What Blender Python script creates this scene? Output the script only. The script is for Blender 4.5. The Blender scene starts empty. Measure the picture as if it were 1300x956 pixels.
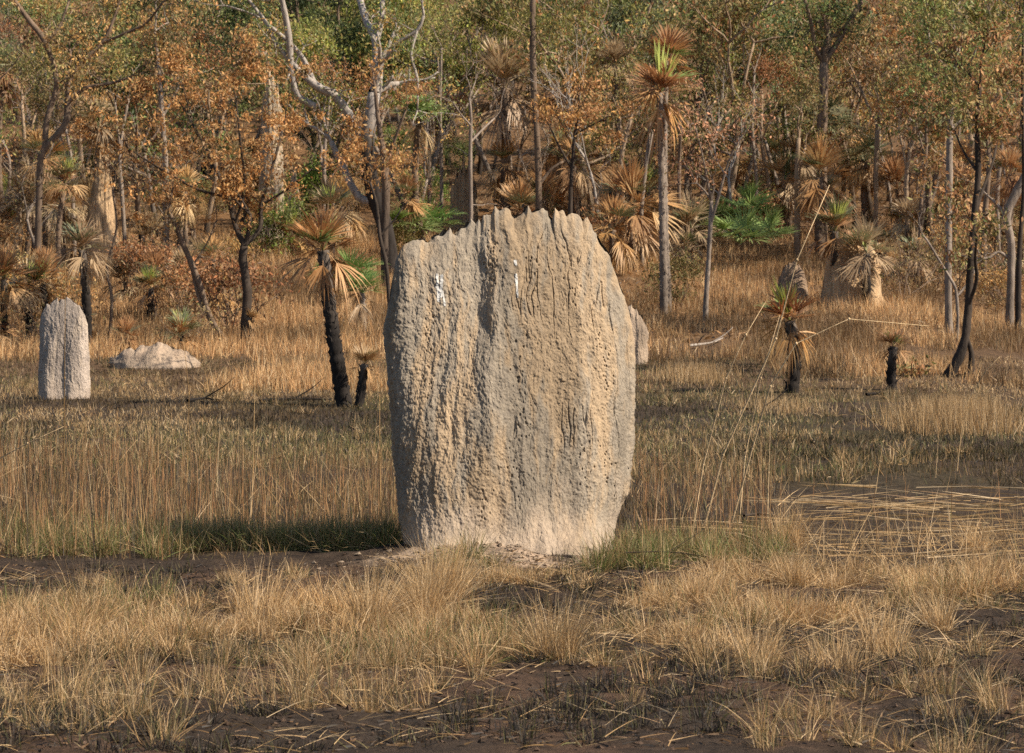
import bpy, math
import numpy as np
rng = np.random.default_rng(11)
PI = math.pi
col = bpy.context.scene.collection
sc = bpy.context.scene

# ------------------------------------------------------------------ noise
def _h(ix, iy, iz, seed):
    h = (ix * 374761393 + iy * 668265263 + iz * 2246822519 + seed * 3266489917) & 0xffffffff
    h = ((h ^ (h >> 13)) * 1274126177) & 0xffffffff
    h = ((h ^ (h >> 16)) * 2654435761) & 0xffffffff
    return ((h >> 8) & 0xffff) / 65535.0
def vnoise(x, y, z=0.0, seed=0):
    x, y, z = np.broadcast_arrays(np.asarray(x, float), np.asarray(y, float), np.asarray(z, float))
    xi, yi, zi = np.floor(x).astype(np.int64), np.floor(y).astype(np.int64), np.floor(z).astype(np.int64)
    u, v, w = x - xi, y - yi, z - zi
    u, v, w = u*u*(3-2*u), v*v*(3-2*v), w*w*(3-2*w)
    r = 0
    for a in (0, 1):
        for b in (0, 1):
            for c in (0, 1):
                r = r + _h(xi+a, yi+b, zi+c, seed) * (u if a else 1-u) * (v if b else 1-v) * (w if c else 1-w)
    return r
def fbm(x, y, z=0.0, seed=0, octv=4, gain=0.5):
    s, a, t = 0, 1.0, 0
    for k in range(octv):
        s = s + a * vnoise(np.asarray(x)*2**k, np.asarray(y)*2**k, np.asarray(z)*2**k, seed+k*17)
        t += a; a *= gain
    return s / t
def sstep(a, b, x):
    t = np.clip((np.asarray(x, float)-a)/(b-a), 0, 1)
    return t*t*(3-2*t)

# ------------------------------------------------------------------ camera geometry of the site
CAMH, F, HZ = 1.9, 3611.1, 379.0
PITCH = math.atan((478-HZ)/F)
CP, SP = math.cos(PITCH), math.sin(PITCH)
def gz(x, y):
    x = np.asarray(x, float); y = np.asarray(y, float)
    t = np.clip(y-45, 0, 150)
    z = 0.0009*t*t + 0.02*t + np.clip(y-195, 0, 250)*0.22
    z = z + (fbm(x*0.9, y*0.9, 0, 3, 3)-0.5)*0.09 + (fbm(x*0.08, y*0.08, 0, 5, 2)-0.5)*0.35*sstep(45, 80, y)
    z = z + (fbm(x*6, y*6, 0, 8, 2)-0.5)*0.06*sstep(60, 30, y)
    # low earth apron at the foot of the big mound
    r = ((x+0.40)/1.15)**2 + ((y-20.50)/0.60)**2
    return z + 0.12*np.exp(-r*1.4)*(0.4+1.2*fbm(x*4, y*4, 0, 9, 3))
def ray(px, py):
    dx, dz = (px-650)/F, -(py-478)/F
    return dx, CP + dz*SP, -SP + dz*CP
def at(px, py, D):
    a, b, c = ray(px, py)
    t = D/b
    return np.array([a*t, D, CAMH + c*t])
def ground_hit(px, py):
    D = np.arange(10, 330, 0.1)
    a, b, c = ray(px, py)
    z = CAMH + c*D/b
    k = np.nonzero(z <= gz(a*D/b, D))[0]
    D = D[k[0]] if len(k) else 200.0
    return at(px, py, D)
def on_ground(px, D):
    x = (px-650)/F*D
    return np.array([x, D, float(gz(x, D))])

# ------------------------------------------------------------------ mesh helpers
def link(o, parent=None):
    col.objects.link(o)
    if parent is not None: o.parent = parent
    return o
def make_mesh(name, V, faces, C=None, smooth=False):
    """faces: list of int arrays (n,k)"""
    me = bpy.data.meshes.new(name)
    V = np.ascontiguousarray(V, np.float32)
    faces = [np.asarray(f, np.int32) for f in faces if len(f)]
    me.vertices.add(len(V)); me.vertices.foreach_set('co', V.ravel())
    nl = sum(f.size for f in faces); npo = sum(len(f) for f in faces)
    me.loops.add(nl); me.loops.foreach_set('vertex_index', np.concatenate([f.ravel() for f in faces]))
    me.polygons.add(npo)
    tot = np.concatenate([np.full(len(f), f.shape[1], np.int32) for f in faces])
    st = np.concatenate([[0], np.cumsum(tot)[:-1]]).astype(np.int32)
    me.polygons.foreach_set('loop_start', st)
    me.polygons.foreach_set('loop_total', tot)
    me.polygons.foreach_set('use_smooth', np.full(npo, smooth, bool))
    if C is not None:
        at_ = me.color_attributes.new('col', 'FLOAT_COLOR', 'POINT')
        CC = np.ones((len(V), 4), np.float32); CC[:, :3] = C
        at_.data.foreach_set('color', CC.ravel())
    me.update(calc_edges=True)
    return me
def mobj(name, me, mat, parent=None):
    if not me.materials: me.materials.append(mat)
    return link(bpy.data.objects.new(name, me), parent)
def empty(name, loc, rz=0.0):
    o = bpy.data.objects.new(name, None); o.empty_display_size = 0.3
    o.location = [float(a) for a in loc]; o.rotation_euler = (0, 0, rz)
    return link(o)
def tag(o, label=None, cat=None, group=None, kind=None):
    if label: o['label'] = label
    if cat: o['category'] = cat
    if group: o['group'] = group
    if kind: o['kind'] = kind
    return o
class Acc:
    def __init__(s): s.V, s.Q, s.T, s.C, s.n = [], [], [], [], 0
    def add(s, V, Q=None, T=None, C=(1, 1, 1)):
        V = np.asarray(V, float)
        s.V.append(V); s.C.append(np.broadcast_to(np.asarray(C, float), (len(V), 3)))
        if Q is not None and len(Q): s.Q.append(np.asarray(Q)+s.n)
        if T is not None and len(T): s.T.append(np.asarray(T)+s.n)
        s.n += len(V)
    def mesh(s, name, smooth=False, origin=None):
        V = np.concatenate(s.V)
        if origin is not None: V = V-np.asarray(origin)
        f = []
        if s.Q: f.append(np.concatenate(s.Q))
        if s.T: f.append(np.concatenate(s.T))
        return make_mesh(name, V, f, np.concatenate(s.C), smooth)
def norm(v):
    v = np.asarray(v, float); return v/(np.linalg.norm(v, axis=-1, keepdims=True)+1e-9)
def tube(A, P, R, C, sides=6, rough=0.0, sub=1):
    P = np.asarray(P, float); R = np.asarray(R, float)
    if sub > 1:
        t = np.linspace(0, len(P)-1, (len(P)-1)*sub+1)
        i = np.clip(t.astype(int), 0, len(P)-2); f = t-i
        # Catmull-Rom
        Pm = np.vstack([2*P[0]-P[1], P, 2*P[-1]-P[-2]])
        p0, p1, p2, p3 = Pm[i], Pm[i+1], Pm[i+2], Pm[i+3]; ff = f[:, None]
        P2 = 0.5*((2*p1)+(-p0+p2)*ff+(2*p0-5*p1+4*p2-p3)*ff**2+(-p0+3*p1-3*p2+p3)*ff**3)
        R = np.interp(t, np.arange(len(R)), R); P = P2
    n = len(P)
    tan = norm(np.gradient(P, axis=0))
    ref = np.array([0.31, 0.95, 0.1]) if abs(tan[0][1]) < 0.9 else np.array([1., 0, 0])
    u = norm(np.cross(tan, ref)); w = np.cross(tan, u)
    a = np.arange(sides)/sides*2*PI
    rr = R[:, None]*(1+rough*(rng.random((n, sides))-0.5)*2)
    V = P[:, None]+rr[..., None]*(np.cos(a)[None, :, None]*u[:, None]+np.sin(a)[None, :, None]*w[:, None])
    V = V.reshape(-1, 3)
    i = np.arange(n-1)[:, None]*sides; j = np.arange(sides)[None]; j2 = (j+1) % sides
    Q = np.stack([i+j, i+j2, i+j2+sides, i+j+sides], -1).reshape(-1, 4)
    V = np.vstack([V, P[-1]]); k = len(V)-1; b = (n-1)*sides
    T = np.stack([b+np.arange(sides), b+(np.arange(sides)+1) % sides, np.full(sides, k)], -1)
    C = np.asarray(C, float)
    if C.ndim == 2:
        CC = np.repeat(np.stack([np.interp(np.linspace(0, 1, n), np.linspace(0, 1, len(C)), C[:, q]) for q in range(3)], -1), sides, 0)
        C = np.vstack([CC, CC[-1]])
    A.add(V, Q, T, C)

# ------------------------------------------------------------------ materials
def nt(name):
    m = bpy.data.materials.new(name); m.use_nodes = True
    n = m.node_tree; n.nodes.clear()
    return m, n.nodes, n.links
def N(ns, t, **k):
    n = ns.new(t)
    for a, b in k.items():
        if a.startswith('i_'): n.inputs[a[2:].replace('_', ' ')].default_value = b
        else: setattr(n, a, b)
    return n
def mixmul(ns, ls, a, b, f=1.0):
    m = N(ns, 'ShaderNodeMix', data_type='RGBA', blend_type='MULTIPLY'); m.inputs[0].default_value = f
    ls.new(a, m.inputs[6]); ls.new(b, m.inputs[7]); return m.outputs[2]
def ramp(ns, ls, fac, stops):
    r = N(ns, 'ShaderNodeValToRGB'); ls.new(fac, r.inputs[0])
    e = r.color_ramp.elements
    while len(e) < len(stops): e.new(0.5)
    for q, (p, c) in zip(e, stops): q.position = p; q.color = (*c, 1) if len(c) == 3 else c
    return r.outputs[0]
def foliage_mat(name, trans=0.3, rough=0.55, spec=0.3, var=0.25, hue=0.02):
    m, ns, ls = nt(name)
    out = N(ns, 'ShaderNodeOutputMaterial'); a = N(ns, 'ShaderNodeAttribute', attribute_name='col')
    oi = N(ns, 'ShaderNodeObjectInfo')
    hs = N(ns, 'ShaderNodeHueSaturation')
    mr = N(ns, 'ShaderNodeMapRange'); mr.inputs[3].default_value = 1-var; mr.inputs[4].default_value = 1+var
    mh = N(ns, 'ShaderNodeMapRange'); mh.inputs[3].default_value = 0.5-hue; mh.inputs[4].default_value = 0.5+hue
    ls.new(oi.outputs['Random'], mr.inputs[0]); ls.new(oi.outputs['Random'], mh.inputs[0])
    ls.new(mr.outputs[0], hs.inputs['Value']); ls.new(mh.outputs[0], hs.inputs['Hue']); ls.new(a.outputs[0], hs.inputs['Color'])
    p = N(ns, 'ShaderNodeBsdfPrincipled'); p.inputs['Roughness'].default_value = rough
    p.inputs['Specular IOR Level'].default_value = spec
    ls.new(hs.outputs[0], p.inputs['Base Color'])
    t = N(ns, 'ShaderNodeBsdfTranslucent'); ls.new(hs.outputs[0], t.inputs[0])
    mx = N(ns, 'ShaderNodeMixShader'); mx.inputs[0].default_value = trans
    ls.new(p.outputs[0], mx.inputs[1]); ls.new(t.outputs[0], mx.inputs[2]); ls.new(mx.outputs[0], out.inputs[0])
    return m
def solid_mat(name, scale, stretch, lo, hi, bump=0.5, bdist=0.02, rough=0.95, fine=None):
    m, ns, ls = nt(name)
    out = N(ns, 'ShaderNodeOutputMaterial'); a = N(ns, 'ShaderNodeAttribute', attribute_name='col')
    tc = N(ns, 'ShaderNodeTexCoord'); mp = N(ns, 'ShaderNodeMapping'); mp.inputs['Scale'].default_value = stretch
    ls.new(tc.outputs['Object'], mp.inputs[0])
    n1 = N(ns, 'ShaderNodeTexNoise'); n1.inputs['Scale'].default_value = scale; n1.inputs['Detail'].default_value = 6
    n1.inputs['Roughness'].default_value = 0.65
    ls.new(mp.outputs[0], n1.inputs['Vector'])
    r = ramp(ns, ls, n1.outputs[0], [(0.3, lo), (0.7, hi)])
    c = mixmul(ns, ls, a.outputs[0], r)
    p = N(ns, 'ShaderNodeBsdfPrincipled'); p.inputs['Roughness'].default_value = rough
    p.inputs['Specular IOR Level'].default_value = 0.15
    ls.new(c, p.inputs['Base Color'])
    b = N(ns, 'ShaderNodeBump'); b.inputs['Strength'].default_value = bump; b.inputs['Distance'].default_value = bdist
    n2 = N(ns, 'ShaderNodeTexNoise'); n2.inputs['Scale'].default_value = fine or scale*2; n2.inputs['Detail'].default_value = 8
    n2.inputs['Roughness'].default_value = 0.7
    ls.new(mp.outputs[0], n2.inputs['Vector'])
    ls.new(n2.outputs[0], b.inputs['Height']); ls.new(b.outputs[0], p.inputs['Normal'])
    ls.new(p.outputs[0], out.inputs[0])
    return m
M_leaf = foliage_mat('leaf_material', 0.3)
M_frond = foliage_mat('frond_material', 0.22, 0.5, 0.35, 0.15, 0.01)
M_grass = foliage_mat('grass_material', 0.25, 0.6, 0.3, 0.0, 0.0)
M_bark = solid_mat('bark_material', 9, (1, 1, 0.25), (0.5, 0.48, 0.46), (1.3, 1.28, 1.25), 0.8, 0.03)
M_mound = solid_mat('termite_earth', 26, (1, 1, 0.6), (0.72, 0.72, 0.74), (1.16, 1.14, 1.1), 0.9, 0.012, 1.0, 70)
M_fmound = solid_mat('far_termite_earth', 5, (1, 1, 0.4), (0.62, 0.62, 0.64), (1.2, 1.18, 1.14), 0.9, 0.06, 1.0, 14)
M_soil = solid_mat('soil_material', 7, (1, 1, 1), (0.45, 0.45, 0.46), (1.35, 1.3, 1.25), 0.9, 0.04, 1.0, 22)
M_white = solid_mat('dropping_white', 30, (1, 1, 1), (0.8, 0.8, 0.8), (1, 1, 1), 0.3, 0.005)

# ------------------------------------------------------------------ ground
def zones(x, y):
    """cover of the ground: soil colour and grass densities, all functions of place"""
    px = 650+F*x/np.maximum(y, 1)
    n1 = fbm(x*0.5, y*0.35, 0, 31, 4); n2 = fbm(x*1.6, y*1.1, 0, 47, 3); n3 = fbm(x*0.17, y*0.12, 0, 53, 3)
    return px, n1, n2, n3
def axis(lo, hi, step, far_lo, far_hi, g=1.16):
    a = list(np.arange(lo, hi+step/2, step))
    s = step; p = a[-1]; up = []
    while p < far_hi: s *= g; p += s; up.append(p)
    s = step; p = a[0]; dn = []
    while p > far_lo: s *= g; p -= s; dn.append(p)
    return np.array(dn[::-1]+a+up)
gx = axis(-6.5, 6.5, 0.085, -900, 900, 1.05)
gy = axis(11.5, 36, 0.085, -300, 1600, 1.03)
X, Y = np.meshgrid(gx, gy)
Z = gz(X, Y)
px, n1, n2, n3 = zones(X, Y)
burnt = np.array([0.045, 0.036, 0.028]); red = np.array([0.10, 0.064, 0.043]); brown = np.array([0.15, 0.095, 0.055])
olive = np.array([0.085, 0.075, 0.035]); litter = np.array([0.20, 0.115, 0.055]); pale = np.array([0.38, 0.295, 0.22])
def mixc(a, b, t): return a*(1-t[..., None])+b*t[..., None]
C = np.broadcast_to(red, X.shape+(3,)).copy()
C = mixc(C, burnt, sstep(0.44, 0.6, n2)*0.8*sstep(22, 18, Y)*np.ones_like(X))
C = mixc(C, burnt, sstep(19.6, 20.6, Y)*0.75)
C = mixc(C, olive*0.85, sstep(0.48, 0.62, n1)*sstep(24, 34, Y)*0.6)
C = mixc(C, brown, sstep(46, 58, Y)*0.8)
C = mixc(C, litter, sstep(58, 80, Y)*(0.3+0.7*sstep(0.4, 0.6, n1)))
bald = np.exp(-(((X+0.08)/1.0)**2+((Y-20.27)/0.50)**2)*1.1)
C = mixc(C, pale, sstep(0.32, 0.6, bald+(fbm(X*4, Y*4, 0, 49, 3)-0.5)*0.7))
nx, ny = len(gx), len(gy)
i, j = np.meshgrid(np.arange(nx-1), np.arange(ny-1)); k = (j*nx+i)
Q = np.stack([k, k+1, k+nx+1, k+nx], -1).reshape(-1, 4)
g = mobj('ground', make_mesh('ground', np.stack([X, Y, Z], -1).reshape(-1, 3), [Q], C.reshape(-1, 3), True), M_soil)
tag(g, 'burnt red brown savanna soil rising into a wooded slope', 'ground', kind='structure')

# ------------------------------------------------------------------ blades
def blades(A, base, L, lean, azi, W, C, droop=0.3, flat=False, seg=3, tipc=None):
    """curved tapering ribbons; lean 0=upright .. 1=horizontal"""
    n = len(base)
    L, lean, azi, W, droop = [np.broadcast_to(np.asarray(q, float), (n,)) for q in (L, lean, azi, W, droop)]
    t = np.linspace(0, 1, seg+1)
    th = lean[:, None]*PI/2+droop[:, None]*t[None]**1.3*1.6
    ds = L[:, None]/seg
    hx = np.concatenate([np.zeros((n, 1)), np.cumsum(np.sin(th[:, :-1])*ds, 1)], 1)
    hz = np.concatenate([np.zeros((n, 1)), np.cumsum(np.cos(th[:, :-1])*ds, 1)], 1)
    cx, cy = np.cos(azi)[:, None], np.sin(azi)[:, None]
    P = np.stack([base[:, 0:1]+hx*cx, base[:, 1:2]+hx*cy, base[:, 2:3]+hz], -1)
    wa = rng.random(n)*2*PI   # blade twist
    side = np.stack([np.cos(wa), np.sin(wa)*0.6, np.clip(lean, 0, 1)*1.2], -1)
    wt = (1-t**1.5*0.95)[None, :, None]*W[:, None, None]*0.5
    V = np.stack([P-side[:, None]*wt, P+side[:, None]*wt], 2)   # n,seg+1,2,3
    V[:, -1, 1] = V[:, -1, 0]
    V = V.reshape(n, -1, 3)[:, :2*(seg+1)-1]
    m = V.shape[1]
    off = (np.arange(n)*m)[:, None, None]
    q = np.array([[2*s, 2*s+1, 2*s+3, 2*s+2] for s in range(seg-1)])
    tr = np.array([[2*(seg-1), 2*(seg-1)+1, 2*seg]])
    Cb = np.repeat(np.asarray(C)[:, None], m, 1)
    if tipc is not None:
        tt = np.repeat(t, 2)[:m][None, :, None]
        Cb = Cb*(1-tt)+np.asarray(tipc)[:, None]*tt
    A.add(V.reshape(-1, 3), (q[None]+off).reshape(-1, 4), (tr[None]+off).reshape(-1, 3), Cb.reshape(-1, 3))
STRAW = np.array([[0.52, 0.36, 0.185], [0.43, 0.275, 0.125], [0.62, 0.465, 0.28], [0.33, 0.20, 0.095], [0.48, 0.31, 0.14], [0.57, 0.40, 0.21]])
RUST = np.array([[0.42, 0.235, 0.10], [0.50, 0.29, 0.13], [0.30, 0.165, 0.07], [0.54, 0.345, 0.17], [0.38, 0.225, 0.105]])
GREEN = np.array([[0.10, 0.135, 0.035], [0.14, 0.16, 0.05], [0.075, 0.105, 0.028], [0.17, 0.18, 0.06]])
OLIV = np.array([[0.125, 0.115, 0.045], [0.175, 0.145, 0.065], [0.09, 0.09, 0.038], [0.26, 0.195, 0.095], [0.14, 0.13, 0.05]])
CHAR = np.array([[0.03, 0.026, 0.024], [0.05, 0.042, 0.036], [0.08, 0.06, 0.045]])
def pick(P, n, jit=0.15): return P[rng.integers(0, len(P), n)]*(1+(rng.random((n, 1))-0.5)*2*jit)
def scatter(n, d0, d1, margin=60, bias=1.0):
    y = d0+(d1-d0)*rng.random(n)**bias
    p = -margin+(1300+2*margin)*rng.random(n)
    return (p-650)/F*y, y, p
def grounded(x, y): return np.stack([x, y, gz(x, y)-0.005], -1)
def notmound(x, y):
    yc = 21.15+0.36*x
    return ~((np.abs(x-0.02) < 0.88) & (y > yc-0.8) & (y < yc+0.65))
def offapron(x, y):
    return (((x+0.15)/1.0)**2+((y-20.2)/0.66)**2 > 1.0) | (rng.random(len(x)) < 0.1)
def stuff(name, A, label, cat, mat=None):
    o = mobj(name, A.mesh(name), mat or M_grass)
    return tag(o, label, cat, kind='stuff')
def tufts(A, x, y, nb, L_, spread, P1, mixP=None, mixf=0.0, W=0.0035, lean=0.35, droop=0.35, rad=0.06):
    m = len(x); per = np.maximum(3, (nb*(0.5+rng.random(m))).astype(int)); idx = np.repeat(np.arange(m), per)
    n = len(idx)
    az = rng.random(n)*2*PI; rr = rad*np.sqrt(rng.random(n))*(0.6+0.8*rng.random(m))[idx]
    bx, by = x[idx]+np.cos(az)*rr, y[idx]+np.sin(az)*rr
    wind = rng.random(m)*2*PI
    az2 = az+rng.normal(0, 0.7, n)
    swirl = rng.random(n) < 0.25
    az2 = np.where(swirl, wind[idx], az2)
    L = np.broadcast_to(np.asarray(L_, float), (m,))
    Ls = (L*(0.45+0.75*rng.random(m)))[idx]*(0.45+0.7*rng.random(n))
    c = pick(P1, n)
    if mixP is not None:
        f = rng.random(n) < (np.asarray(mixf)[idx] if np.ndim(mixf) else mixf)
        c = np.where(f[:, None], pick(mixP, n), c)
    tint = (0.8+0.4*rng.random((m, 1)))[idx]
    blades(A, grounded(bx, by), Ls, np.abs(rng.normal(0, lean, n)), az2, W*(0.7+0.6*rng.random(n)), c*tint, np.abs(rng.normal(0, droop, n)))

# near straw belt
A = Acc()
x, y, p = scatter(2600, 14.6, 19.9, 160)
dens = fbm(x*1.1, y*0.9, 0, 61, 3)
left_strip = (p < 480) & (y > 17.35+0.6*(fbm(x*1.2, x*0, 0, 15, 2)-0.5))
hollow = ((p > 640) | (y < 15.1)) & (y < 15.9+(fbm(x*1.3, x*0, 0, 5, 2)-0.5)*2.0)
keep = ((dens > 0.43+0.11*(p > 640)) & (fbm(x*3.2, y*2.6, 0, 63, 2) > 0.36)) & ~(left_strip & (rng.random(len(x)) < 0.96)) & ~(hollow & (rng.random(len(x)) < 0.7))
keep = keep & offapron(x, y); x, y, p = x[keep], y[keep], p[keep]
greenish = sstep(0.55, 0.68, fbm(x*0.8, y*0.8, 0, 71, 2))*0.22+0.03
greenish = greenish+0.5*np.exp(-(((p-790)/60)**2+((y-19.7)/0.8)**2))
big = fbm(x*0.9, y*0.7, 0, 65, 2) > 0.5
lo = lambda y_, p_: 1-0.5*sstep(18.2, 19.2, y_)*(p_ < 860)
tufts(A, x[~big], y[~big], 75, 0.20*lo(y[~big], p[~big]), 0.2, STRAW*1.05, GREEN, greenish[~big], 0.0042, 0.55, 0.5, 0.075)
tufts(A, x[big], y[big], 110, 0.25*lo(y[big], p[big]), 0.2, STRAW*1.15, GREEN, greenish[big]*.6, 0.0045, 0.5, 0.6, 0.085)
# sparse tufts on the bare soil in front
x, y, p = scatter(560, 11.6, 15.2, 160); k_ = fbm(x*1.5, y*1.2, 0, 85, 2) > 0.43; x, y, p = x[k_], y[k_], p[k_]
tufts(A, x, y, 45, 0.24, 0.2, STRAW, OLIV, 0.25, 0.0035, 0.42, 0.35, 0.06)
for (qx, qy, LL, nb) in ((705, 838, 0.42, 420), (1060, 852, 0.42, 330), (960, 845, 0.30, 180), (1190, 800, 0.36, 260), (1010, 745, 0.34, 260), (540, 790, 0.4, 400),
                         (560, 770, 0.42, 420), (470, 800, 0.36, 300), (880, 760, 0.34, 260), (1120, 830, 0.4, 260), (330, 790, .36, 300), (110, 800, .34, 300), (1240, 700, .4, 260), (1000, 700, .36, 260)):
    g0 = ground_hit(qx, qy)
    tufts(A, np.array([g0[0]]), np.array([g0[1]]), nb, LL*1.2, 0.2, STRAW[[0, 2, 4, 5]], None, 0, 0.004, 0.36, 0.4, 0.09)
# loose blades lying between the tufts
x, y, p = scatter(15000, 11.8, 20.2, 160); k_ = (y > 14.9) | (rng.random(len(x)) < .16); x, y, p = x[k_], y[k_], p[k_]
keep = fbm(x*1.1, y*0.9, 0, 61, 3) > 0.36+0.3*((p < 480) & (y > 17.5)); x, y = x[keep], y[keep]; n = len(x)
blades(A, grounded(x, y)+[0, 0, .02], 0.08+0.22*rng.random(n)**1.5, 0.7+0.28*rng.random(n), rng.random(n)*2*PI, 0.003, pick(STRAW, n), 0.25*rng.random(n))
stuff('dry_grass', A, 'bleached straw grass tufts in a belt across the foreground', 'grass')

# scorched stubble and litter on the front soil
A = Acc()
x, y, p = scatter(3000, 11.8, 20.3, 160); k_ = fbm(x*1.4, y*1.2, 0, 81, 2) > 0.47; x, y = x[k_], y[k_]
tufts(A, x, y, 26, 0.12, 0.2, CHAR, OLIV, 0.2, 0.005, 0.5, 0.3, 0.06)
x, y, p = scatter(9000, 11.8, 20.3, 160); n = len(x)
sel = rng.random(n) < 0.72
blades(A, grounded(x, y)+[0, 0, .012], 0.02+0.06*rng.random(n), 0.8+0.2*rng.random(n), rng.random(n)*2*PI, 0.003+0.006*rng.random(n), np.where(sel[:, None], pick(CHAR, n), pick(RUST*0.45, n)), 0.3*rng.random(n))
stuff('charred_stubble', A, 'black burnt grass stubble and crumbs of char over the front soil', 'burnt grass')

# crumbs and clods of earth
A = Acc(); OC = np.array([[1, 0, 0], [-1, 0, 0], [0, 1, 0], [0, -1, 0], [0, 0, 1], [0, 0, -1.]]); OT = np.array([[0, 2, 4], [2, 1, 4], [1, 3, 4], [3, 0, 4], [2, 0, 5], [1, 2, 5], [3, 1, 5], [0, 3, 5]])
x, y, p = scatter(6500, 11.8, 20.6, 160); m1 = len(x)
ax_ = rng.normal(-.1, .55, 700); ay_ = 20.18+rng.normal(0, .25, 700); x = np.concatenate([x, ax_]); y = np.concatenate([y, ay_]); n = len(x)
sz = np.concatenate([0.006+0.016*rng.random(m1)**3, 0.006+0.022*rng.random(700)**3])
V = (OC[None]+rng.normal(0, .28, (n, 6, 3)))*sz[:, None, None]*[1, 1, .7]+np.stack([x, y, gz(x, y)], -1)[:, None]
C_ = np.concatenate([pick(np.array([[.10, .065, .045], [.06, .045, .035], [.16, .11, .08]]), m1), pick(np.array([[.40, .31, .23], [.34, .27, .20]]), 700)])
A.add(V.reshape(-1, 3), None, (OT[None]+(np.arange(n)*6)[:, None, None]).reshape(-1, 3), np.repeat(C_, 6, 0))
stuff('soil_crumbs', A, 'crumbs and small clods of earth strewn over the bare front soil', 'soil crumbs', M_soil)

# greener tufts at the foot of the mound and behind the bare strip
A = Acc()
gxy = []
for (a, b, c0, d0, m) in ((0, 240, 20.8, 22.6, 60), (470, 525, 20.4, 21.0, 20), (740, 850, 19.6, 20.9, 60), (560, 640, 19.6, 20.1, 22), (850, 1000, 20.2, 22, 34), (-100, 200, 16.8, 17.8, 14), (500, 520, 20.0, 20.5, 10)):
    q = a+(b-a)*rng.random(m); yy = c0+(d0-c0)*rng.random(m); gxy.append(np.stack([(q-650)/F*yy, yy], -1))
pp = 225+270*rng.random(190); sh_y = 20.85+0.29*(520-pp)/169+rng.uniform(-.14, .17, 190); gxy.append(np.stack([(pp-650)/F*sh_y, sh_y], -1))
gxy = np.concatenate(gxy); k_ = notmound(gxy[:, 0], gxy[:, 1]) & offapron(gxy[:, 0], gxy[:, 1]); gxy = gxy[k_]
tufts(A, gxy[:, 0], gxy[:, 1], 90, 0.27, 0.2, np.vstack([GREEN*1.5, OLIV*1.3]), STRAW, 0.3, 0.0045, 0.4, 0.4, 0.08)
stuff('green_grass', A, 'fresh green grass tufts round the foot of the big termite mound', 'grass')

# stalk belt behind the mound
A = Acc()
def stalk_density(p, y):
    d = np.where(p < 505, 1.0, np.where((p > 800) & (p < 1000), 0.6, 0.10))
    far = np.where(p < 200, 34, np.where(p < 505, 30, 31))
    return d*sstep(far+4, far-2, y)*np.where(p > 985, 0.25, 1)
x, y, p = scatter(17000, 20.7, 37, 160); keep = (rng.random(len(x)) < stalk_density(p, y)*(0.25+0.9*sstep(0.35, 0.6, fbm(x*1.3, y*0.8, 0, 91, 3)))) & notmound(x, y)
x, y, p = x[keep], y[keep], p[keep]
k_ = ~((p > 235) & (p < 520) & (y < 21.8) & (rng.random(len(x)) < 0.94)); x, y, p = x[k_], y[k_], p[k_]; n = len(x)
c = np.where((rng.random(n) < 0.8)[:, None], pick(RUST*[1.05, .95, .95], n), pick(STRAW*0.8, n)); dk = rng.random(n) < 0.26; c[dk] = pick(CHAR*1.6, dk.sum())
blades(A, grounded(x, y), (0.14+0.48*rng.random(n)**1.7)*(0.7+0.6*fbm(x*.7, y*.4, 0, 93, 2)), np.abs(rng.normal(0, 0.07, n)), rng.random(n)*2*PI, 0.0058, c, np.abs(rng.normal(0, .03, n)), seg=2)
k_ = rng.random(n) < 0.06; m = k_.sum()
blades(A, grounded(x[k_]+.05, y[k_]), 0.5+0.5*rng.random(m), np.abs(rng.normal(0, 0.1, m)), rng.random(m)*2*PI, 0.006, pick(STRAW, m), np.abs(rng.normal(0, .08, m)))
k_ = rng.random(n) < 0.16; m = k_.sum()
blades(A, grounded(x[k_]+.05, y[k_]), 0.3+0.4*rng.random(m), np.abs(rng.normal(0.35, 0.35, m)), rng.random(m)*2*PI, 0.006, pick(STRAW, m), 0.1)
x, y, p = scatter(46000, 20.7, 35, 160); k_ = (rng.random(len(x)) < stalk_density(p, y)*(0.35+sstep(0.35, 0.6, fbm(x*0.9, y*0.6, 0, 97, 3)))) & notmound(x, y) & ~((p > 235) & (p < 520) & (y < 21.2))
x, y = x[k_], y[k_]; n = len(x); sel = rng.random(n)
c = np.where((sel < 0.45)[:, None], pick(RUST*0.8, n), np.where((sel < 0.75)[:, None], pick(OLIV*1.2, n), np.where((sel < 0.88)[:, None], pick(CHAR*1.4, n), pick(STRAW*.8, n))))
blades(A, grounded(x, y), 0.07+0.2*rng.random(n)**1.3, np.abs(rng.normal(0.15, 0.35, n)), rng.random(n)*2*PI, 0.006, c, 0.3*rng.random(n), seg=2)
stuff('grass_stalks', A, 'thin upright tan and scorched grass stalks standing over regrowth', 'grass stalks')

# short regrowth over the burnt flat
A = Acc()
x, y, p = scatter(52000, 20.6, 36, 300); d = fbm(x*0.9, y*0.5, 0, 101, 4)
keep = (d > 0.44+0.13*(p > 985)*sstep(32, 29, y)) & notmound(x, y) & ~((p > 985) & (y < 28) & (rng.random(len(x)) < .75)); x, y = x[keep], y[keep]; n = len(x)
c = np.where((rng.random(n) < 0.5*sstep(0.42, 0.6, fbm(x*0.4, y*0.3, 0, 111, 2)))[:, None], pick(GREEN*1.1, n), pick(OLIV*[1.15, .95, .9], n)); s_ = rng.random(n) < 0.3; c[s_] = pick(STRAW*0.75, s_.sum())
c = c*(0.45+0.95*sstep(0.35, 0.62, fbm(x*0.7, y*0.45, 0, 117, 4)))[:, None]
blades(A, grounded(x, y), 0.05+0.13*rng.random(n)**1.5, np.abs(rng.normal(0, 0.35, n)), rng.random(n)*2*PI, 0.007, c, 0.2, seg=2)
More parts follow.
